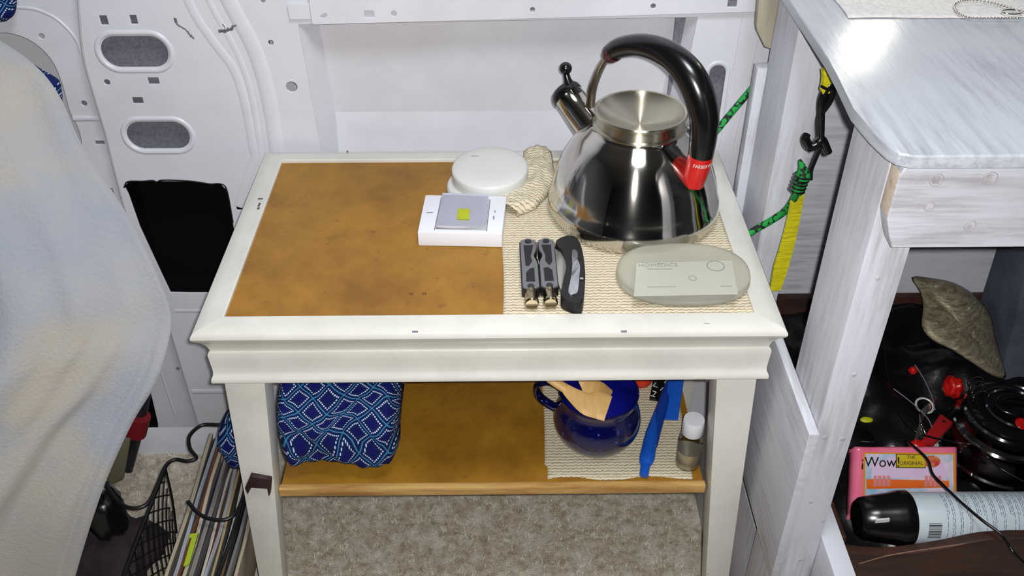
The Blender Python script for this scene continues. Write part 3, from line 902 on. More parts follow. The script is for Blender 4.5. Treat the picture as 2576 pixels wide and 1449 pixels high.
lathe('pivot_screw', [(0, .001), (.002, .001), (.0025, 0)], steel, kn, at(1463, 702, 2, MT + .0162), (0, 0, 1), 12)

oc = empty('oval_case', at(1716, 700, 2, MT)); tag(oc, 'frosted clear oval plastic case holding a white card by the front rail', 'case')
c_ = at(1716, 706, 2, MT); l_ = at(1550, 706, 2, MT); r_ = at(1883, 706, 2, MT); f_ = at(1716, 776, 2, MT); k_ = at(1716, 638, 2, MT)
hw, hd = (r_.x - l_.x) / 2, (k_.y - f_.y) / 2; oy = (k_.y + f_.y) / 2; ox = (l_.x + r_.x) / 2


def oval(a, s_, z): return Vector((ox + math.copysign(abs(math.cos(a)) ** .78, math.cos(a)) * hw * s_, oy + math.copysign(abs(math.sin(a)) ** .9, math.sin(a)) * (hd - (1 - s_) * hw), z))


def oval_shell(name, rows, mt_, parent):
    n_ = 72; vs = [oval(2 * math.pi * k / n_, s_, MT + z) for s_, z in rows for k in range(n_)]
    fs = [(j * n_ + k, j * n_ + (k + 1) % n_, (j + 1) * n_ + (k + 1) % n_, (j + 1) * n_ + k) for j in range(len(rows) - 1) for k in range(n_)]
    fs += [tuple(range(n_))[::-1], tuple(range((len(rows) - 1) * n_, len(rows) * n_))]
    return mesh(name, vs, fs, mt_, parent, True)


frost, _nt, _b = base_mat('milky_plastic', S(238, 238, 226), .3); _b.inputs['Transmission Weight'].default_value = .75; _b.inputs['IOR'].default_value = 1.15
oval_shell('shell', [(.93, .0006), (.985, .002), (1.0, .005), (1.0, .0085), (.992, .0095), (1.0, .0105), (.985, .0145), (.94, .0175), (.86, .0190), (.8, .0190)], frost, oc)
card = at(1735, 700, 2, MT + .0194)
cd4 = [at(x, y, 2, MT + .0194) for x, y in ((1594, 745), (1856, 740), (1842, 655), (1602, 662))]
hexa('card', [p - Vector((0, 0, .0004)) for p in cd4], cd4, mat('card_under_plastic', S(176, 178, 164), .35), oc)
TM = lambda px, py, z: frame(at(px, py, 2, z), (1, .01, 0), (0, 1, 0))
faint = mat('faint_grey_print', S(138, 142, 130), .5)
text('lettering', 'HOMEDICS', .0088, faint, TM(1655, 667, MT + .0196), oc)
lathe('ring_mark', [(.0088, 0), (.0088, .0003), (.0100, .0003), (.0100, 0)], faint, oc, at(1800, 669, 2, MT + .0195), (0, 0, 1), 32)
lathe('ring_mark', [(.0036, 0), (.0036, .0003), (.0044, .0003), (.0044, 0)], faint, oc, at(1742, 700, 2, MT + .0195), (0, 0, 1), 24)
for a, b in (((1628, 677), (1692, 677)), ((1628, 722), (1700, 722)), ((1812, 720), (1842, 720))):
    A, B = at(*a, 2, MT + .0196), at(*b, 2, MT + .0196); box('print_line', A.x, B.x, A.y - .0006, A.y + .0006, A.z - .0002, A.z + .0001, faint, oc)

# ================================================================== LOWER SHELF THINGS
bg0, bg1 = .046, .196


def bag(u, v):
    """v around the pillow section (front bottom -> top -> back), u along x"""
    a = math.pi * (1.13 * v - .10)
    cy, cz, ry_, rz_ = .172, SZ + .068, .124, .070
    ca, sa = -math.cos(a), math.sin(a)
    y = cy + math.copysign(abs(ca) ** .55, ca) * ry_; z = cz + math.copysign(abs(sa) ** .6, sa) * rz_
    endf = min(1, (1 - abs(2 * u - 1)) * 6 + .0) ** .45
    x = bg0 + (bg1 - bg0) * u
    x += (-.006 + .010 * (z - SZ) / .13) * (u - .3) if u > .5 else 0
    y = cy + (y - cy) * (.72 + .28 * endf); z = cz + (z - cz) * (.55 + .45 * endf)
    nn = pnoise(Vector((x * 26, y * 22, z * 22))) * .010 + pnoise(Vector((x * 70, y * 40, z * 55 + 3))) * .0035
    y += nn * (1 if ca < 0 else -1) * .8; z += nn * .8
    return Vector((x, y, max(z, SZ + .0012)))


bgo = grid('cloth_bag', bag, 60, 70, navy, None, lambda u, v, p: ((u - .1) * .16, v * .37 + .01 * math.sin(u * 6)))
tag(bgo, 'navy cotton bundle printed with a teal and white diamond net on lower shelf', 'bag')
# close the ends
bm = bmesh.new(); bm.from_mesh(bgo.data)
bmesh.ops.holes_fill(bm, edges=[e_ for e_ in bm.edges if e_.is_boundary], sides=0)
bm.to_mesh(bgo.data); bm.free()

# mug
fb = at(1506, 1163, 2, SZ + .006); mx_, my_ = fb.x, fb.y + .047
mug = empty('enamel_mug', (mx_, my_, MS)); tag(mug, 'speckled navy enamel pot-bellied mug holding wooden utensils', 'mug')
MK = Vector((mx_, my_, MS))
mp_ = [(0, .001), (.030, .001), (.034, .002), (.042, .010), (.0485, .022), (.0505, .034), (.0485, .047), (.0445, .057), (.0425, .064), (.0435, .070), (.0450, .0745), (.0456, .0755), (.0450, .0765), (.0436, .0755)]
pp = [p * 1.12 for p in spline([Vector((r, 0, h)) for r, h in mp_], 3)]
lathe('body', [(max(0, p.x), p.z) for p in pp], navy_en, mug, MK, n=64, sharp=60)
lathe('inner_wall', [(a * 1.12, b * 1.12) for a, b in [(.0438, .0752), (.0425, .069), (.0405, .062), (.043, .052), (.046, .036), (.042, .016), (.028, .006), (0, .005)]], navy_in, mug, MK, n=64, sharp=60)
ha = Vector((-.93, .36, 0))
tube('handle', spline([MK + ha * .048 + Vector((0, 0, .076)), MK + ha * .067 + Vector((0, 0, .080)), MK + ha * .083 + Vector((0, 0, .067)), MK + ha * .078 + Vector((0, 0, .047)), MK + ha * .054 + Vector((0, 0, .034))], 7), .0055, navy_en, mug, 12, flat=(1.35, .7))


def on_mug(px, py, z): return at(px, py, 2, MS + z * 1.1)


def spatula(label, blade, hdl, z0, z1, zh):
    r_ = empty('wooden_spatula', blade[0]); tag(r_, label, 'utensil', 'wooden utensils standing in the mug')
    tube('blade', spline(blade, 5), z0, spoonw, r_, 12, flat=(1, .16), up0=(0, -.5, 1))
    tube('handle', spline(hdl, 4), z1, spoonw, r_, 12, flat=(1, .6), up0=(0, -.5, 1))
    return r_


spatula('pale wooden spatula whose flared blade lies nearest the mug front rim', [on_mug(1420, 975, .102), on_mug(1446, 996, .098), on_mug(1478, 1016, .094), on_mug(1506, 1020, .091), on_mug(1530, 1028, .089)], [on_mug(1424, 978, .102), on_mug(1392, 958, .108), on_mug(1360, 934, .114)], [.006, .010, .015, .018, .017], [.0065, .0062, .006], 0)
spatula('pale wooden spoon with narrow shoulders standing behind the flared spatula', [on_mug(1460, 940, .090), on_mug(1476, 962, .083), on_mug(1500, 990, .068), on_mug(1520, 1012, .05)], [on_mug(1461, 942, .090), on_mug(1452, 900, .104)], [.006, .010, .017, .019], [.006, .006], 0)


# blue tools
def seg_tool(name, label, cat, parts, mats_, loc):
    r_ = empty(name, loc); tag(r_, label, cat)
    for nm, pts_, rad, mt_, fl2 in parts: tube(nm, spline(pts_, 5), rad, mt_, r_, 14, flat=fl2, up0=(0, 0, 1))
    return r_


A = lambda px, py, z: at(px, py, 2, MS + z)
seg_tool('folding_razor', 'slim blue plastic tool lying lengthwise between mug and bottle', 'tool',
         [('handle', [A(1686, 965, .007), A(1670, 1010, .007), A(1650, 1070, .007), A(1638, 1120, .007)], [.0068, .0075, .0090, .0085], blue_dk, (1, .7)),
          ('body', [A(1651, 1040, .009), A(1640, 1090, .009), A(1628, 1150, .008), A(1623, 1168, .007)], [.004, .0085, .0100, .0075], blue_pl, (1, .7)),
          ('tip', [A(1625, 1160, .007), A(1620, 1196, .006)], [.0062, .0058], blue_pl, (1, .8))], None, A(1650, 1070, 0))
sc = empty('blue_scraper', A(1695, 1000, 0)); tag(sc, 'flat bright blue plastic blade standing behind the slim blue tool', 'tool')
q = [A(1668, 1052, .004), A(1706, 1055, .004), A(1723, 940, .018), A(1684, 940, .018)]
hexa('blade', [p - Vector((0, 0, .0028)) for p in q], q, blue_pl, sc, .0008)
fk = empty('black_hair_clip', A(1655, 975, 0)); tag(fk, 'small black and silver patterned clip lying behind the blue tools', 'clip')
q = [A(1634, 1000, .008), A(1662, 1003, .008), A(1680, 930, .010), A(1648, 930, .010)]
hexa('body', [p - Vector((0, 0, .006)) for p in q], q, black_gl, fk, .001)
for k in range(9):
    p = A(1640 + 22 * random.random() + k * 1.2, 997 - k * 6, .0085); a = .0025 * (1 + random.random())
    box('silver_fleck', p.x - a, p.x + a, p.y - .0006, p.y + .0006, p.z, p.z + .0006, white_pl2, fk, rot=Matrix.Rotation(.9 if k % 2 else -.5, 4, 'Z'))
rb = A(1612, 945, .018); rd = lathe('red_ball', [(.018 * math.sin(a), -.018 * math.cos(a)) for a in [math.pi * k / 14 for k in range(15)]], mat('red_orange_plastic', S(206, 60, 30), .4), None, (rb.x, rb.y, MS + .018), n=32)
tag(rd, 'round orange-red thing half hidden behind the mug rim', 'ball')

# bottle
bp0 = A(1733, 1192, 0); bk = Vector((bp0.x, bp0.y + .0155, MS))
bo = empty('travel_bottle', bk); tag(bo, 'small clear travel bottle with a white cap beside the front leg', 'bottle')
lathe('body', [(0, .001), (.0125, .001), (.0150, .004), (.0155, .012), (.0155, .045), (.0145, .052), (.010, .058), (.0085, .060), (.0085, .063)], bottle_mt, bo, bk, n=40)
lathe('liquid', [(0, .003), (.0120, .003), (.0142, .006), (.0146, .030), (0, .030)], mat('silver_liquid', S(200, 194, 176), .15, .6), bo, bk, n=40)
lathe('cap', [(.0085, .058), (.0128, .059), (.0134, .060), (.0134, .080), (.0126, .082), (0, .0825)], white_pl, bo, bk, n=40)

# ================================================================== LEFT: BLANKET AND MAGAZINE RACK
Rs = [((-150, 75), .20), ((0, 135), .185), ((90, 190), .17), ((150, 262), .16), ((212, 395), .14), ((330, 575), .11), ((400, 715), .085), ((430, 800), .07), ((420, 880), .05), ((390, 968), .03),
      ((335, 1060), .01), ((275, 1190), -.02), ((235, 1300), -.04), ((190, 1449), -.06), ((150, 1600), -.08)]
Rp = spline([at(p[0], p[1], 1, y) for p, y in Rs], 10)
nR = len(Rp)


def blank(u, v):
    k = v * (nR - 1); i = min(int(k), nR - 2); R_ = Rp[i].lerp(Rp[i + 1], k - i)
    t = -0.22 + 1.22 * u
    if t < 0:
        q = -t / .22
        P_ = R_ + Vector((-.10 * q ** 1.6, .10 * q, 0))
        return Vector((P_.x, min(P_.y, .36), max(P_.z, .012)))
    y = -.085 * (1 - (1 - t) ** 2.0) - .03 * t; x = -.62 * t ** 1.15
    z = .03 * t
    f = min(1, t * 6)
    low = max(0, min(1, (v - .45) * 5))
    ph = t * 15 + 2.2 * v + 1.4 * math.sin(v * 5 + t * 4) + 1.5 * pnoise(Vector((t * 3, v * 4, 1)))
    d = .012 * (math.sin(ph) - .35 * math.sin(2 * ph + 1)) * f * (.45 + .55 * math.sin(v * 2.4 + t * 3) ** 2) + .026 * pnoise(Vector((t * 8 - v * 3.5, v * 1.5, 7))) * f + .010 * pnoise(Vector((t * 19 - v * 6, v * 2.6, 9))) * f + .004 * pnoise(Vector((t * 14, v * 9, 4)))
    if low > 0:
        hb = .045
        d += .007 * low * math.exp(-((t - hb) / .011) ** 2) - .004 * low * math.exp(-((t - .02) / .018) ** 2)
    P_ = R_ + Vector((x, y + d, z + d * .4))
    return Vector((P_.x, P_.y, max(P_.z, .012)))


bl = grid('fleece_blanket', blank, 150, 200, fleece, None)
tag(bl, 'thick off-white fleece blanket draped down over the bed side', 'blanket')


def cloth_patch(name, pxs, y, label, cat, dy=.012):
    r0 = [at(a, b, 1, y) for a, b in pxs]
    c = sum(r0, Vector()) / len(r0)
    lp = spline(r0, 4, True); n_ = len(lp); vs = []; rows = [(1.0, .006), (.97, -.002), (.8, -dy * .7), (.5, -dy), (0.02, -dy * 1.1)]
    for s_, d in rows:
        for p in lp: vs.append(c + (p - c) * s_ + Vector((0, d + .004 * pnoise(p * s_ * 60), 0)))
    back = [c + (p - c) * .9 + Vector((0, dy, 0)) for p in lp]; b0_ = len(vs); vs += back
    fs = [(j * n_ + k, j * n_ + (k + 1) % n_, (j + 1) * n_ + (k + 1) % n_, (j + 1) * n_ + k) for j in range(len(rows) - 1) for k in range(n_)]
    fs += [(k, (k + 1) % n_, b0_ + (k + 1) % n_, b0_ + k) for k in range(n_)] + [tuple(range(b0_, b0_ + n_)), tuple(range((len(rows) - 1) * n_, len(rows) * n_))]
    me = bpy.data.meshes.new(name); me.from_pydata([tuple(v) for v in vs], [], fs)
    bm = bmesh.new(); bm.from_mesh(me); bmesh.ops.recalc_face_normals(bm, faces=bm.faces); bm.to_mesh(me); bm.free()
    uvl = me.uv_layers.new(name='UVMap')
    for lp_ in me.loops: co = me.vertices[lp_.vertex_index].co; uvl.data[lp_.index].uv = (co.x * 1.3, co.z * 1.3)
    o = link(name, me, navy, None, True); tag(o, label, cat); return o


cloth_patch('hanging_cloth', [(-60, -80), (30, -60), (36, 20), (28, 45), (8, 54), (-40, 50)], .40, 'navy printed cloth hanging at the upper corner of the van wall', 'cloth')
cloth_patch('tucked_cloth', [(60, 165), (95, 183), (140, 210), (148, 235), (150, 264), (128, 262), (90, 230)], .27, 'navy printed cloth peeking out behind the blanket top', 'cloth')
cloth_patch('cloth_bundle', [(566, 1058), (600, 1050), (625, 1090), (625, 1155), (590, 1158), (562, 1120), (548, 1085)], .155, 'navy printed cloth bundle behind the left table leg', 'cloth', .03)

# magazines, standing side by side
mags = [('cream', S(176, 166, 144), .005), ('charcoal', S(34, 34, 42), .004), ('pale blue', S(150, 160, 172), .005), ('rust brown', S(110, 62, 40), .003), ('ivory', S(190, 180, 160), .005), ('navy', S(26, 38, 76), .004), ('stone grey', S(136, 130, 122), .006),
        ('slate', S(66, 64, 66), .004), ('off-white', S(184, 178, 168), .004), ('maroon', S(96, 34, 30), .003), ('silver grey', S(150, 156, 162), .005), ('buff', S(160, 140, 104), .004), ('olive black', S(36, 40, 34), .004), ('chalk white', S(196, 194, 186), .004),
        ('tan', S(130, 100, 66), .003), ('jet black', S(16, 16, 20), .004), ('ash grey', S(116, 116, 120), .004), ('beige', S(168, 156, 136), .005)]
x = -.144
lbl = ['thin', 'pale', 'dark']
for i, (cn, c, th) in enumerate(mags):
    h_ = .235 + random.uniform(-.012, .014); y0 = -.085 + random.uniform(-.008, .008); y1 = .205 + random.uniform(-.03, .01)
    mm = mat('magazine_paper', c, .5, col2=tuple(a * .55 for a in c[:3]) + (1,), scale=14, stretch=(60, .6, 2), lo=.45, hi=.6)
    bm = bmesh.new(); q = 5
    for s_ in (0, 1):
        for k in range(q + 1):
            f = k / q; wv = .002 * math.sin(f * 5)
            for zz in (.014, h_): bm.verts.new((x + s_ * th * .92 + wv + .05 * (zz / .25), y0 + (y1 - y0) * f, zz + (.003 * math.sin(f * 7 + i * 2) if zz > .1 else 0)))
    bm.verts.ensure_lookup_table(); W_ = 2 * (q + 1)
    g = lambda s_, k, z_: bm.verts[s_ * W_ + k * 2 + z_]
    for k in range(q):
        for fc in ((g(0, k, 0), g(0, k + 1, 0), g(0, k + 1, 1), g(0, k, 1)), (g(1, k, 0), g(1, k, 1), g(1, k + 1, 1), g(1, k + 1, 0)), (g(0, k, 1), g(0, k + 1, 1), g(1, k + 1, 1), g(1, k, 1)), (g(0, k, 0), g(1, k, 0), g(1, k + 1, 0), g(0, k + 1, 0))): bm.faces.new(fc)
    for k in (0, q): bm.faces.new((g(0, k, 0), g(0, k, 1), g(1, k, 1), g(1, k, 0)))
    mg = from_bm('magazine', bm, mm)
    tag(mg, cn + ' edged magazine standing upright in the black wire rack', 'magazine', 'magazines standing in the wire rack')
    x += th + .0006
lg = flat_tab = hexa('yellow_green_card', [at(463, 1430, 2, .225), at(478, 1425, 2, .225), at(500, 1345, 2, .232), at(470, 1350, 2, .232)], [p + Vector((0, 0, .004)) for p in [at(463, 1430, 2, .236), at(478, 1425, 2, .236), at(500, 1345, 2, .243), at(470, 1350, 2, .243)]], mat('lime_card', S(150, 170, 30), .5))
tag(lg, 'lime green card sticking up between the magazines', 'card')

rk = empty('magazine_rack', (-.1, .06, 0)); tag(rk, 'black wire magazine rack with scrolled rails and diamond mesh side', 'rack')
wire = mat('black_wire', S(12, 12, 14), .4)
p1 = [(560, 1068, .262), (548, 1069, .262), (507, 1070, .262), (477, 1097, .262), (478, 1128, .262), (494, 1152, .262), (470, 1160, .262), (440, 1156, .262), (416, 1174, .262), (395, 1222, .262), (372, 1266, .262), (336, 1279, .262), (300, 1264, .262), (269, 1225, .262)]
tube('scrolled_rail', spline([at(a, b, 2, z) for a, b, z in p1], 6), .0026, wire, rk, 10)
p2 = [(473, 1262, .262), (496, 1289, .262), (527, 1305, .262), (569, 1307, .262), (595, 1288, .262), (612, 1250, .262), (622, 1215, .262)]
tube('scrolled_rail', spline([at(a, b, 2, z) for a, b, z in p2], 6), .0026, wire, rk, 10)
tube('side_rail', spline([at(a, b, 2, .262) for a, b in ((622, 1215), (596, 1308), (570, 1388), (548, 1449), (520, 1540))], 5), .0028, wire, rk, 10)
tube('side_rail', spline([at(a, b, 2, .262) for a, b in ((416, 1176), (372, 1290), (330, 1400), (290, 1510))], 5), .0026, wire, rk, 10)
C0, C1, C2, C3 = at(416, 1178, 2, .258), at(444, 1340, 2, .12), at(424, 1560, 2, .07), at(290, 1510, 2, .258)
tube('mesh_edge_wire', spline([at(416, 1178, 2, .258), at(434, 1260, 2, .19), at(444, 1340, 2, .12)], 4), .0018, wire, rk, 8)
bil = lambda u, v: (C0 * (1 - u) + C3 * u) * (1 - v) + (C1 * (1 - u) + C2 * u) * v
paths = []
n_ = 8
for k in range(-n_, n_):
    for sgn in (1, -1):
        seg = []
        for t in np.linspace(0, 1, 9):
            u = (k + t * 5) / n_ if sgn > 0 else (k + (1 - t) * 5) / n_
            if 0 <= u <= 1: seg.append(bil(u, t))
        if len(seg) >= 2: paths.append(seg)
ms = tubes('diamond_mesh', paths, .0011, wire, rk, 5); tag(ms, kind='stuff')
for x_, y_ in ((-.17, -.08), (-.04, .17), (-.03, -.09)):
    tube('leg', [Vector((x_, y_, 0.001)), Vector((x_ * .95, y_, .08)), Vector((x_ * .8, y_, .26))], .0026, wire, rk, 8)
tube('base_wire', [Vector((x_, y_, .011)) for x_, y_ in ((-.17, .17), (-.17, -.08), (-.03, -.09), (-.04, .17))], .0024, wire, rk, 8, closed=True)
tube('base_wire', [Vector((-.17, .05, .011)), Vector((-.035, .05, .011))], .0024, wire, rk, 8)
tube('lower_scroll', spline([at(570, 1390, 2, .20), at(585, 1420, 2, .16), at(590, 1470, 2, .10)], 5), .0022, wire, rk, 8)
# dark bracket hooked on the table leg
br = empty('leg_hook', at(650, 1210, 1, .02)); tag(br, 'dark brown metal hook clipped round the left front table leg', 'hook')
dkred = mat('dark_brown_metal', S(52, 34, 34), .35, .4)
LB = lambda px, py, y=.0235: at(px, py, 1, y)
q = [LB(622, 1222), LB(676, 1226), LB(684, 1204), LB(630, 1194)]
hexa('strap', [p + Vector((0, .004, 0)) for p in q], [p + Vector((0, -.003, 0)) for p in q], dkred, br, .001)
q = [LB(673, 1225), LB(677, 1246), LB(682, 1236), LB(684, 1206)]
hexa('hook_tip', [p + Vector((0, .004, 0)) for p in q], [p + Vector((0, -.003, 0)) for p in q], dkred, br, .0008)
q = [LB(617, 1224), LB(624, 1240), LB(634, 1222), LB(630, 1196)]
hexa('hook_tip', [p + Vector((0, .004, 0)) for p in q], [p + Vector((0, -.003, 0)) for p in q], dkred, br, .0008)

# things on the floor behind the blanket
um = empty('glitter_umbrella', at(340, 1080, 1, .30)); tag(um, 'dark glittering folded umbrella leaning on the wall behind the blanket', 'umbrella')
glit = mat('dark_glitter', S(34, 34, 40), .4, col2=S(120, 118, 120), scale=420, lo=.62, hi=.7)
U = lambda px, py, y=.31: at(px, py, 1, y)
tube('canopy', spline([U(372, 940), U(352, 1030), U(336, 1110), U(322, 1185, .29)], 6), [.010, .012, .011, .007], glit, um, 14)
tube('strap', [U(352, 1046, .303), U(341, 1090, .300)], [.0165, .0165], mat('red_strap', S(120, 14, 24), .6), um, 16)
kh = hexa('khaki_bag', [at(a, b, 1, .30) for a, b in ((268, 1225), (312, 1205), (330, 1100), (280, 1100))], [at(a, b, 1, .27) for a, b in ((268, 1225), (312, 1205), (330, 1100), (280, 1100))], mat('khaki_cloth', S(110, 106, 84), .9, bump=.5, bscale=60), None, .004)
tag(kh, 'khaki cloth pouch under the dark glitter umbrella', 'bag')


def lump(name, px, py, z, r3, mt_, label, cat, amp=.25, seed=0, z0=None, kind=None, parent=None):
    c = at(px, py, 2, z); vs = []; nu_, nv_ = 32, 18
    for j in range(nv_ + 1):
        th = math.pi * j / nv_
        for i in range(nu_):
            a = 2 * math.pi * i / nu_; d = Vector((math.sin(th) * math.cos(a), math.sin(th) * math.sin(a), math.cos(th)))
            k = 1 + amp * pnoise(d * 1.7 + Vector((seed, 0, 0))) + amp * .4 * pnoise(d * 5 + Vector((seed, 3, 0)))
            p = c + Vector((d.x * r3[0], d.y * r3[1], d.z * r3[2])) * k
            if z0 is not None: p.z = max(p.z, z0)
            vs.append(p)
    fs = [(j * nu_ + i, j * nu_ + (i + 1) % nu_, (j + 1) * nu_ + (i + 1) % nu_, (j + 1) * nu_ + i) for j in range(nv_) for i in range(nu_)]
    o = mesh(name, vs, fs, mt_, parent, True)
    if label: tag(o, label, cat)
    return o


lump('black_pouch', 262, 1285, .14, (.030, .03, .05), bin_bag, 'black glossy pouch hanging at the rack end beside the blanket', 'bag', seed=3)
lump('dark_garment', 262, 1400, .045, (.075, .085, .045), mat('dark_plum_cloth', S(52, 42, 50), .9, col2=S(24, 20, 26), scale=18, bump=.6, bscale=60), 'crumpled dark plum garment on the floor below the blanket hem', 'clothes', .35, 5, z0=.002)

# ================================================================== RIGHT: WHITEWASHED DESK
dk = empty('desk', (.9, .15, 0)); tag(dk, 'whitewashed timber desk with thick knotty posts and worn top', 'desk')
DZ = .867
dp = [at(a, b, 2, DZ) for a, b in ((2081, 142), (2110, 196), (2147, 273), (2196, 330), (2236, 368), (2262, 384), (2300, 392))]
xb = dp[0].x
loop = [(xb + .003, .398)] + [(p.x, p.y) for p in dp] + [(1.6, dp[-1].y), (1.6, .398)]
bm = bmesh.new()
lo_v = [bm.verts.new((a, b, DZ - .011)) for a, b in loop]; hi_v = [bm.verts.new((a, b, DZ)) for a, b in loop]
bm.faces.new(lo_v[::-1]); tf = bm.faces.new(hi_v)
for i in range(len(loop)): bm.faces.new((lo_v[i], lo_v[(i + 1) % len(loop)], hi_v[(i + 1) % len(loop)], hi_v[i]))
bmesh.ops.bevel(bm, geom=list(tf.edges), offset=.0022, segments=3, affect='EDGES', profile=.5)
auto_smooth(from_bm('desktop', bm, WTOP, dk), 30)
PX0, PX1 = .640, .678
box('post', PX0, PX1, -.08, .009, 0, DZ - .0115, WZ, dk, .0015)
box('post', PX0, PX1, .21, .299, 0, DZ - .0115, WZ, dk, .0015)
box('post', 1.45, 1.488, -.08, .009, 0, DZ - .0115, WZ, dk, .0015)
box('post', 1.45, 1.488, .21, .299, 0, DZ - .0115, WZ, dk, .0015)
ap = [(.642, .800), (.6475, .783), (.652, .772), (1.52, .772), (1.52, .8555), (.6475, .8555), (.642, .84)]
AY = -.1005
plate('apron', [(a, b) for a, b in ap], [], WX, dk, .020, .0012, XZ(AY + .010))
box('end_grain', .6405, .6425, AY + .0012, AY + .019, .801, .842, WRAW, dk, .0004)
bxk = [(2356, 455), (2490, 450), (2338, 520), (2445, 567), (2150, 945), (2017, 1090, 0), (2045, 1095, 0)]
for i, (px, py, r) in enumerate(((2356, 453, .0052), (2490, 449, .0056), (2338, 519, .004), (2440, 567, .0046))):
    p = at(px, py, 1, AY)
    lathe('knot', [(0, .0002), (r * .8, .0003)], knot_mt, dk, (p.x, AY - .0001, p.z), (0, -1, 0), 18)
    lathe('knot_ring', [(r, 0), (r, .0005), (r * 1.1, .0005), (r * 1.15, 0)], knot_dk, dk, (p.x, AY, p.z), (0, -1, 0), 22)
for px, py, r in ((2208, 700, .002), (2148, 942, .0022), (2075, 1100, .0025), (2120, 1103, .0028), (2040, 1262, .002), (2070, 1310, .0022), (2013, 1408, .002)):
    p = at(px, py, 1, -.08)
    lathe('knot', [(0, .0003), (r, .0003), (r * 1.2, 0)], knot_mt, dk, (p.x, -.0801, p.z), (0, -1, 0), 14)
box('rear_panel', .685, 1.6, .384, .394, .02, .84, WPLY, dk)
box('side_panel', .6285, .6392, -.0905, .20, .304, .538, WY, dk, .0012)
box('lower_rail', .679, .7025, -.16, .30, .285, .362, WY, dk, .001)
p = at(1902, 1360, 1, .05)
box('foot_block', p.x, .70, .05, .20, 0, .20, WZ, dk, .001)
# board edges seen left of the rear post
zz = at(1906, 168, 1, .305).z
box('rear_board', .629, .652, .2995, .318, .25, zz, WZ, dk, .001)
bq = [(1908, 0), (1903, 60), (1905, 75), (1923, 112), (1990, 130), (1990, -60), (1914, -60)]
plate('upper_board', [wall_pt(a, b, .33) for a, b in bq], [], mat('aged_board', S(170, 162, 144), .7, col2=S(150, 142, 126), scale=20, stretch=(4, 4, .5)), dk, .012, .001, XZ(.33))
# cloth and bead chain on the desk
cz = DZ + .0012
cc = [at(a, b, 2, cz) for a, b in ((2135, 44), (2180, 50), (2360, 46), (2600, 52))]
ct = grid('table_runner', lambda u, v: Vector((cc[0].x + .62 * u + .006 * math.sin(v * 5) - .02 * v, cc[0].y - .003 * u + .001 * math.sin(u * 30) + .19 * v, cz + .0006 * pnoise(Vector((u * 9, v * 6, 3))))), 50, 20, mat('runner_cloth', S(206, 204, 202), .9, col2=S(188, 186, 184), scale=240, bump=.6, bscale=400, spec=.1), None, thick=.0008)
tag(ct, 'thin pale grey woven cloth lying on the desk top', 'cloth')
lp = spline([at(a, b, 2, cz + .003) for a, b in ((2560, 46), (2500, 46), (2440, 44), (2410, 32), (2400, 14), (2415, 3), (2450, 0), (2490, 6), (2520, 14), (2560, 26), (2600, 30))], 14)
acc = 0; pos = [lp[0]]
for a, b in zip(lp, lp[1:]):
    d = (b - a).length
    while acc + d >= .0034:
        a = a + (b - a) * ((.0034 - acc) / d); d = (b - a).length; pos.append(a.copy()); acc = 0
        if d < 1e-9: break
    acc += d
bm = bmesh.new()
for p in pos: bmesh.ops.create_icosphere(bm, subdivisions=2, radius=.0013, matrix=Matrix.Translation(p))
bc = from_bm('bead_chain', bm, steel, None, True); tag(bc, 'steel ball chain curled on the pale cloth of the desk', 'chain')
tube('split_ring', [at(2545, 30, 2, cz + .003) + Vector((.010 * math.cos(a), .006 * math.sin(a), .0)) for a in [2 * math.pi * k / 24 for k in range(24)]], .0008, steel, bc, 8, closed=True)

# yellow strap, green bungee, black hook
Y1 = .13
G = lambda px, py, y=Y1: at(px, py, 1, y)


def ribbon(name, cen, wid_, mt_, label, cat, side=(1, 0, 0), th=.0014):
    c_ = spline(cen, 6); vs = []
    n_ = len(c_)
    for i, p in enumerate(c_):
        w_ = float(np.interp(i / (n_ - 1), np.linspace(0, 1, len(wid_)), wid_)); s_ = Vector(side)
        t_ = (c_[min(i + 1, n_ - 1)] - c_[max(i - 1, 0)]).normalized(); nn = s_.cross(t_).normalized() * th
        vs += [p - s_ * w_ + nn, p + s_ * w_ + nn, p + s_ * w_ - nn, p - s_ * w_ - nn]
    fs = [(4 * i + k, 4 * i + (k + 1) % 4, 4 * i + 4 + (k + 1) % 4, 4 * i + 4 + k) for i in range(n_ - 1) for k in range(4)] + [(0, 1, 2, 3), tuple(range(4 * n_ - 4, 4 * n_))]
    o = mesh(name, vs, fs, mt_)
    if label: tag(o, label, cat)
    return o


ribbon('webbing_strap', [G(2010, 470, .15), G(1998, 540, .15), G(1982, 610, .15), G(1965, 670, .15), G(1950, 730, .15)], [.007, .0075, .0085, .0095, .007], yellow_w, 'yellow webbing strap hanging down between the two desk posts', 'strap', (.98, .2, 0))
ribbon('webbing_loop', [G(2082, 172), G(2088, 195), G(2085, 222), G(2078, 232)], [.006, .008, .009, .005], yellow_w, 'bright yellow webbing loop tucked under the desk top edge', 'strap', (.98, .2, 0), .003)


def cord_mat():
    mt_, nt, b = base_mat('green_black_cord', S(12, 140, 56), .7)
    tc = N(nt, 'ShaderNodeTexCoord'); wv = N(nt, 'ShaderNodeTexVoronoi', Scale=190); L(nt, tc.outputs['Object'], wv.inputs['Vector'])
    g = N(nt, 'ShaderNodeMath', operation='GREATER_THAN'); g.inputs[1].default_value = .64; L(nt, wv.outputs['Distance'], g.inputs[0])
    mx = N(nt, 'ShaderNodeMix', data_type='RGBA'); mx.inputs[6].default_value = S(10, 140, 54); mx.inputs[7].default_value = S(6, 20, 12); L(nt, g.outputs[0], mx.inputs[0]); L(nt, mx.outputs[2], b.inputs['Base Color'])
    return mt_


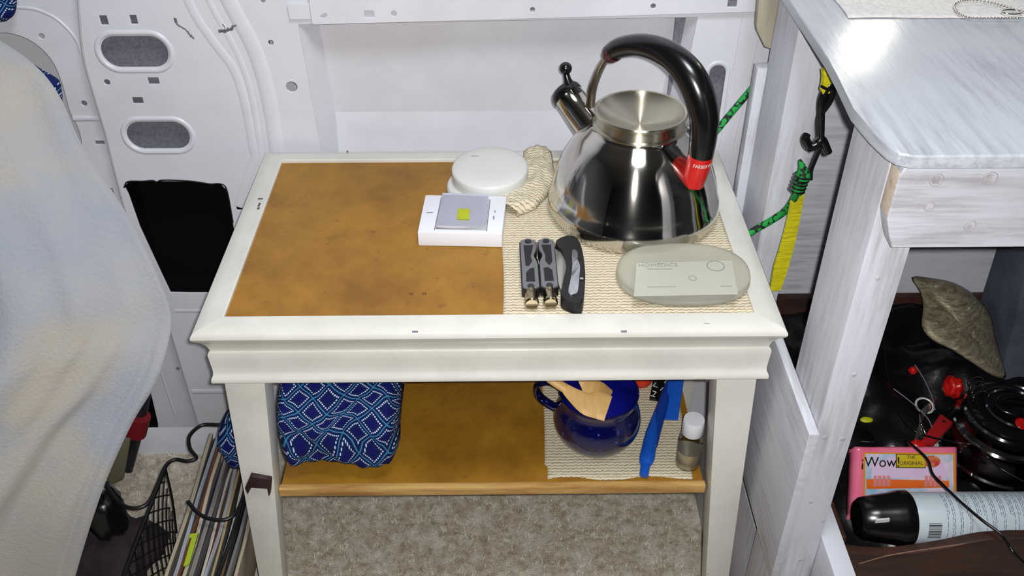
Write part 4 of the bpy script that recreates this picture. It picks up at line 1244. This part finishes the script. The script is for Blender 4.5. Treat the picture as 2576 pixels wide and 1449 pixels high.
gc = cord_mat()
bu = empty('bungee_cord', G(1975, 530)); tag(bu, 'green and black bungee cord with a black wire hook at the desk side', 'cord')
tube('cord', spline([G(1790, 345, .30), G(1835, 290, .32), G(1884, 232, .345), G(1905, 205, .36)], 5), .0042, gc, bu, 10)
tube('cord', spline([G(1860, 606, .19), G(1898, 579, .19), G(1935, 558, .185), G(1970, 535, .175), G(1990, 512, .16), G(2005, 484, .14)], 6), .0044, gc, bu, 10)
tube('cord_sleeve', spline([G(2004, 486), G(2013, 462), G(2021, 440)], 3), [.0062, .0072, .0078], gc, bu, 14)
tube('cord_loop', spline([G(2021, 440), G(2018, 420), G(2012, 402)], 3), [.0075, .004, .0015], gc, bu, 12)
for k in range(5):
    p = G(2004 + k * 3.3, 478 - k * 9); q = G(2007.3 + k * 3.3, 469 - k * 9)
    lathe('wire_coil', [(.0078, -.0012), (.0094, 0), (.0078, .0012)], black_gl, bu, p, q - p, 20)
tube('hook_wire', spline([G(2040, 452), G(2041, 430), G(2050, 405), G(2062, 375), G(2066, 350), G(2066, 300), G(2066, 262), G(2072, 235), G(2088, 214), G(2094, 225), G(2088, 248), G(2076, 268), G(2067, 280)], 6), [.002, .002, .0022, .0035, .0042, .0042, .0042, .0042, .004], black_gl, bu, 10)
tube('hook_wire', spline([G(2030, 338), G(2026, 350), G(2036, 368), G(2054, 362), G(2068, 352), G(2084, 384)], 5), [.004, .0048, .0052, .005, .0046, .0042], black_gl, bu, 10)
tube('hook_wire', spline([G(2064, 216, .125), G(2085, 226, .125), G(2108, 226, .125)], 4), .0016, black_gl, bu, 8)

# ================================================================== CRATE AND ITS CONTENTS
cr = empty('wooden_crate', (.98, .15, 0)); tag(cr, 'dark brown wooden crate full of odds and ends under the desk', 'crate')
CX0, CX1, CY0, CY1, CH = .706, 1.30, -.075, .372, .342
fo = [(CX0, 0.002), (CX1, .002), (CX1, .352), (.90, .350), (.865, .347), (.82, .332), (.77, .322), (.735, .324), (CX0, .330)]
f2 = spline([Vector((a, b, 0)) for a, b in fo[3:8]], 4)
fo = fo[:3] + [(p.x, p.y) for p in f2] + [fo[8]]
plate('front_board', fo, [], darkwood, cr, .013, .0015, XZ(CY0 + .0065))
box('end_board', CX0, CX0 + .012, CY0 + .014, CY1 - .013, .002, .338, darkwood, cr, .0012)
box('end_board', CX1 - .012, CX1, CY0 + .014, CY1 - .013, .002, .338, darkwood, cr, .0012)
box('back_board', CX0, CX1, CY1 - .012, CY1, .002, .362, darkwood, cr, .0012)
box('bottom_board', CX0 + .013, CX1 - .013, CY0 + .014, CY1 - .013, .003, .012, darkwood, cr)
# pale line along the front board
p, q = at(2160, 1418, 1, CY0), at(2425, 1368, 1, CY0)
tube('pale_line', spline([Vector((p.x, CY0, p.z)), Vector(((p.x + q.x) / 2 - .02, CY0, (p.z + q.z) / 2 - .001)), Vector((q.x, CY0, q.z))], 6), .0007, mat('pale_wood', S(130, 92, 70), .6), cr, 6)


def bagsurf(u, v):
    x_ = CX0 + .014 + (CX1 - CX0 - .028) * u; y_ = CY0 + .016 + (CY1 - CY0 - .032) * v
    return Vector((x_, y_, .240 + .108 * v ** 1.5 + .028 * pnoise(Vector((u * 7, v * 6, 1))) + .012 * pnoise(Vector((u * 17, v * 15, 4)))))


bb = grid('black_bag', bagsurf, 60, 50, bin_bag, None, thick=.004); tag(bb, 'crinkled black plastic bag filling the dark wooden crate', 'bag')

# spray can
ca = at(2400, 1302, 1, -.028); canr = .0305
can = empty('spray_can', ca); tag(can, 'pale blue spray can with a black cap lying along the crate front', 'can')
cl_ = at(2283, 1302, 1, -.028).x; cl0 = at(2160, 1302, 1, -.028).x
O = Vector((cl_, ca.y, ca.z)); XA = (1, -.012, .004)
lathe('body', [(0, -.004), (canr * .9, -.003), (canr * .97, .0), (canr, .002), (canr, .185), (canr * .9, .192), (0, .192)], mat('can_label_paint', S(184, 196, 204), .28, coat=.3), can, O, XA, 64)
lathe('cap', [(0, -.060), (canr * .66, -.060), (canr * .80, -.055), (canr * .90, -.040), (canr * .98, -.022), (canr * 1.07, -.012), (canr * 1.09, -.002), (canr * 1.02, 0.001), (0, .001)], black_gl, can, O, XA, 64)
sp_ = Vector(XA).normalized()


def can_pt(s_, ph, r=canr + .0003): # s along axis, ph angle: 0 faces up, + toward viewer
    return O + sp_ * s_ + Vector((0, -math.sin(ph) * r, math.cos(ph) * r))


bm = bmesh.new()


def can_patch(bm, s0, s1, a0, a1, r=canr + .0003, n=3):
    rows = [[bm.verts.new(can_pt(s_, a0 + (a1 - a0) * k / n, r)) for s_ in (s0, s1)] for k in range(n + 1)]
    for k in range(n): bm.faces.new((rows[k][0], rows[k][1], rows[k + 1][1], rows[k + 1][0]))


col = .034
while col < .150:    # columns of small type running round the can
    for j in range(random.randint(2, 3)):
        a = -.5 + random.random() * .2
        end = 1.5 + random.random() * .5 if random.random() < .7 else .6
        while a < end:
            ln_ = random.uniform(.08, .3); can_patch(bm, col, col + .0007, a, min(a + ln_, end)); a += ln_ + .05
        col += .0021
    col += .0045 if random.random() < .6 else .002
from_bm('small_print', bm, mat('can_print', S(90, 100, 120), .6), can)
bm = bmesh.new(); a = .88
while a < 1.52:
    t_ = random.choice((.012, .02, .035)); can_patch(bm, .012, .027, a, a + t_); a += t_ + random.choice((.014, .026))
from_bm('barcode', bm, black_mt, can)
bm = bmesh.new()
can_patch(bm, .1555, .158, -1.2, 2.0, canr + .0003, 24); can_patch(bm, .164, .184, -1.2, 2.0, canr + .0003, 24)
from_bm('red_band', bm, mat('can_red_print', S(190, 60, 80), .4), can)
bm = bmesh.new(); q = can_pt(-.041, .78, canr * .93)
box('', q.x - .008, q.x + .008, q.y - .0012, q.y + .0012, q.z - .0025, q.z + .0025, None, bm=bm, rot=Matrix.Rotation(-.1, 4, 'Y'))
from_bm('cap_tab', bm, white_pl2, can)

# pink wipes pack
WZf = lambda py: .345 - (py - 1115) / 175 * .075
Wp = lambda px, py, d=0: at(px, py, 2, WZf(py)) + Vector((0, -.3, .95)).normalized() * d


def pack(u, v):
    px = 2146 + (2418 - 2146) * u - (1 - u) * 8 * v; py = 1113 + (1300 - 1113) * v
    e_ = min(u, 1 - u, v * .7, (1 - v) * .7) * 14
    b_ = math.sqrt(max(0, 1 - max(0, 1 - e_) ** 2))
    return Wp(px, py, -.020 * (1 - b_) + .0008 * pnoise(Vector((u * 8, v * 6, 0))))


pf = grid('wipes_pack', pack, 40, 30, pink, None, thick=-.012); tag(pf, 'pink plastic pack of wipes with a colourful label behind the spray can', 'packet')


def decal(name, pxs, d, mt_, parent=pf, th=.0002):
    q = [Wp(a, b, d) for a, b in pxs]
    if len(q) == 4: return hexa(name, [p - Vector((0, 0, th)) for p in q], q, mt_, parent)
    return mesh(name, q, [tuple(range(len(q)))], mt_, parent)


flat = lambda n_, c: mat(n_, S(*c), .4)
decal('label_border', [(2170, 1268), (2404, 1240), (2402, 1141), (2171, 1139)], .0014, flat('label_orange', (226, 150, 40)))
decal('label_ground', [(2175, 1262), (2398, 1236), (2396, 1145), (2176, 1143)], .0018, mat('label_sky', S(150, 196, 226), .4, col2=S(236, 216, 236), scale=30, lo=.4, hi=.6))
decal('label_cloud', [(2190, 1205), (2380, 1202), (2372, 1160), (2330, 1150), (2250, 1150), (2195, 1168)], .0021, flat('label_lilac', (226, 200, 232)))
decal('label_strip', [(2178, 1232), (2386, 1228), (2386, 1211), (2178, 1207)], .0024, flat('label_strip_orange', (232, 110, 40)))
decal('label_badge_edge', [(2252, 1179), (2327, 1180), (2327, 1145), (2252, 1144)], .0024, flat('badge_dark', (60, 60, 40)))
decal('label_badge', [(2254, 1177), (2325, 1178), (2325, 1147), (2254, 1146)], .0027, flat('badge_yellow', (214, 190, 40)))
for cx_ in (2217, 2345):
    for k in range(4):
        decal('printed_finger', [(cx_ - 22 + k * 11, 1226 - k % 2 * 3), (cx_ - 13 + k * 11, 1226), (cx_ - 12 + k * 11, 1200), (cx_ - 20 + k * 11, 1198)], .0027, flat('label_skin', (222, 140, 140)))
decal('label_roundel', [(2342 + 22 * math.cos(a), 1163 + 15 * math.sin(a)) for a in [2 * math.pi * k / 18 for k in range(18)]][::-1], .0026, mat('roundel_red', S(200, 60, 60), .4, col2=S(220, 160, 90), scale=120))
tn = (Wp(2300, 1150) - Wp(2200, 1150)).normalized(); un = (Wp(2250, 1130) - Wp(2250, 1180)).normalized()
text('lettering', '\u00a1Wow!', .0185, black_mt, frame(Wp(2213, 1166, .003), tn, un + tn * .12), pf, xs=.95)
text('lettering', 'THE', .0058, flat('green_print', (50, 80, 40)), frame(Wp(2290, 1153, .003), tn, un), pf)
text('lettering', 'ORIGINAL', .0066, flat('brown_print', (90, 60, 60)), frame(Wp(2290, 1168, .003), tn, un), pf)

# pressure pot with chrome rings
pz = .352; pcn = at(2566, 1035, 2, pz)
pot = empty('steel_pot', (pcn.x, pcn.y, .26)); tag(pot, 'round steel pot with ringed chrome rim at the crate right side', 'pot')
chrome = mat('dark_chrome', S(150, 150, 148), .1, 1.0, col2=S(90, 90, 92), scale=20)
PO = Vector((pcn.x, pcn.y + .01, .262))
lathe('body', [(0, -.03), (.070, -.03), (.080, -.022), (.084, -.008), (.083, .008), (.078, .024), (.070, .038), (.064, .046), (.064, .050), (.067, .052), (.067, .057), (.062, .060), (.061, .066)], chrome, pot, PO, n=72, sharp=40)
lathe('lid', [(.0605, .064), (.063, .068), (.062, .073), (.057, .077), (.052, .0765), (.046, .083), (.040, .084), (0, .088)], mat('black_glass_lid', S(16, 18, 20), .12, .3), pot, PO, n=72)
for r_, z_, w_ in ((.0805, .019, .0022), (.0665, .0545, .0030), (.0595, .0765, .0022), (.036, .0865, .0016)):
    lathe('chrome_ring', [(r_ - w_, z_ - .001), (r_, z_ + w_ * .8), (r_ + w_, z_ - .001)], steel, pot, PO, n=72)
tube('lid_handle', [PO + Vector((-.002 + .026 * math.cos(a), -.004 + .017 * math.sin(a), .094)) for a in [2 * math.pi * k / 28 for k in range(28)]], .0042, black_gl, pot, 12, closed=True)
for k in range(4):
    a = at(2455 + k * 4, 962 + k * 12, 2, .345)
    tube('spring_ring', [a + Vector((.011 * math.cos(t), .004 * math.sin(t) + .003 * math.cos(t), .006 * math.sin(t))) for t in [2 * math.pi * j / 20 for j in range(20)]], .0012, chrome, pot, 8, closed=True)
rl = PO + Vector((-.050, -.052, .046)); 
lathe('red_badge', [(0, .001), (.0075, .001), (.0085, 0)], red_pl, pot, at(2571, 1066, 2, .350), (0, -.3, 1), 24)

# gold pouch
go = [((2293, 697), .335), ((2345, 700), .33), ((2400, 712), .325), ((2450, 742), .315), ((2490, 790), .30), ((2505, 850), .27), ((2522, 905), .235), ((2533, 950), .21), ((2500, 946), .20), ((2450, 915), .205), ((2395, 880), .215), ((2345, 855), .225), ((2319, 820), .245), ((2322, 775), .275), ((2315, 735), .305)]
gp = [at(a[0], a[1], 1, y + .005) for a, y in go]; gl = spline(gp, 3, True); gcn = sum(gl, Vector()) / len(gl)
vs = []; rows = [(1.0, 0), (.93, .006), (.8, .011), (.6, .015), (.35, .017), (.02, .018)]
gnr = Vector((-.25, -.75, .6)).normalized()
for s_, d in rows:
    for p in gl:
        q = gcn + (p - gcn) * s_; cr_ = .006 * math.sin((q.z - gcn.z) * 55 + (q.x - gcn.x) * 20) * (1 - s_ * .4)
        vs.append(q + gnr * (d + cr_))
nn_ = len(gl); bk_ = [gcn + (p - gcn) * .7 - gnr * .012 for p in gl]; b0_ = len(vs); vs += bk_
fs = [(j * nn_ + k, j * nn_ + (k + 1) % nn_, (j + 1) * nn_ + (k + 1) % nn_, (j + 1) * nn_ + k) for j in range(len(rows) - 1) for k in range(nn_)]
fs += [(k, (k + 1) % nn_, b0_ + (k + 1) % nn_, b0_ + k) for k in range(nn_)] + [tuple(range(b0_, b0_ + nn_)), tuple(range((len(rows) - 1) * nn_, len(rows) * nn_))]
gpo = mesh('gold_pouch', vs, fs, gold, None, True); tag(gpo, 'shiny gold woven pouch propped up against the rear of the crate', 'pouch')

# slate bag at the frame edge
sx_ = at(2560, 632, 1, .29); sx2 = at(2532, 920, 1, .25)
sb_ = hexa('slate_bag', [Vector((sx2.x - .004, .235, .25)), Vector((1.27, .235, .25)), Vector((1.27, .355, .25)), Vector((sx2.x - .004, .355, .25))], [Vector((sx_.x, .29, .62)), Vector((1.27, .29, .62)), Vector((1.27, .355, .62)), Vector((sx_.x, .355, .62))], slate, None, .012)
tag(sb_, 'slate grey cloth bag standing in the crate beyond the gold pouch', 'bag')

# small bits in the crate
J = lambda px, py, z=.31: at(px, py, 2, z)
ph = empty('red_lighter', J(2360, 1080)); tag(ph, 'flat red plastic lighter lying in the black bag above the pink pack', 'lighter')
q = [J(2318, 1108), J(2352, 1112), J(2399, 1062), J(2366, 1040)]
hexa('body', [p - Vector((0, 0, .010)) for p in q], q, mat('dull_red_plastic', S(176, 30, 36), .45), ph, .002)
lathe('rivet', [(0, .0008), (.0022, .0008), (.0026, 0)], steel, ph, J(2375, 1060, .3105), (0, 0, 1), 14)
lump('red_bulb', 2398, 974, .325, (.012, .014, .016), red_pl, 'glossy red blob between gold pouch and pot rings', 'toy', .3, 2)
lump('red_bead', 2297, 932, .31, (.006, .006, .006), red_pl, 'tiny red bead in the dark bag under the gold pouch', 'bead', .2, 8)
lump('red_token', 2310, 1120, .30, (.012, .008, .008), red_pl, 'low red plastic token just above the pink pack edge', 'token', .2, 9)
yo = lump('yellow_tag', 2180, 1056, .315, (.0085, .005, .003), mat('yellow_plastic', S(196, 200, 30), .4), 'small yellow oval tag beside the front desk post', 'tag', .1, 4)
hp_ = empty('chrome_whisk', J(2325, 1060)); tag(hp_, 'tangled chrome wire utensil head lying beside the red lighter', 'utensil')
for k in range(5):
    a0 = J(2300 + k * 7, 1108 - k * 4, .312); b0 = J(2318 + k * 6, 1060 - k * 3, .322); c0 = J(2345 + k * 2, 1020 - k * 4, .318)
    tube('wire_loop', spline([a0, b0 + Vector((-.004 * k, 0, .004)), c0], 6), .0013, steel, hp_, 8)
lathe('strainer_ring', [(.010, 0), (.0115, .0012), (.013, 0)], white_pl2, hp_, J(2326, 1020, .322), (0, -.3, 1), 24)
cb = hexa('clear_box', [J(2160, 1112, .30), J(2208, 1114, .30), J(2190, 1084, .30), J(2172, 1082, .30)], [J(2163, 1108, .318), J(2204, 1110, .318), J(2188, 1082, .318), J(2175, 1080, .318)], bottle_mt, None, .001); tag(cb, 'small clear plastic wedge behind the pink pack corner', 'box')
cabs = (([(2222, 840, .33), (2228, 910, .33), (2242, 985, .325), (2262, 1042, .325), (2292, 1078, .33), (2330, 1096, .33), (2400, 1112, .345), (2450, 1120, .35), (2480, 1145, .36), (2520, 1180, .35), (2600, 1225, .35)], .0011, 'thin black cable looping behind the pink pack to the pot'),
        ([(2248, 978, .33), (2290, 1010, .33), (2330, 1048, .335), (2345, 1075, .335)], .0008, 'short fine grey wire crossing the dark bag'),
        ([(2302, 918, .32), (2325, 955, .32), (2345, 1000, .32), (2352, 1030, .33)], .0009, 'fine grey wire dropping from the gold pouch shadow'),
        ([(2283, 1110, .36), (2318, 1140, .366), (2336, 1162, .368), (2346, 1192, .368), (2372, 1220, .368), (2420, 1266, .368), (2470, 1308, .368), (2520, 1346, .366), (2552, 1392, .362), (2600, 1440, .34)], .0017, 'black cable draped over the pink pack and the spray can'))
for pts_, r_, lb in cabs:
    o = tube('cable', spline([at(a, b, 2, z) for a, b, z in pts_], 8), r_, black_gl if r_ > .001 else mark_grey, None, 8); tag(o, lb, 'cable')
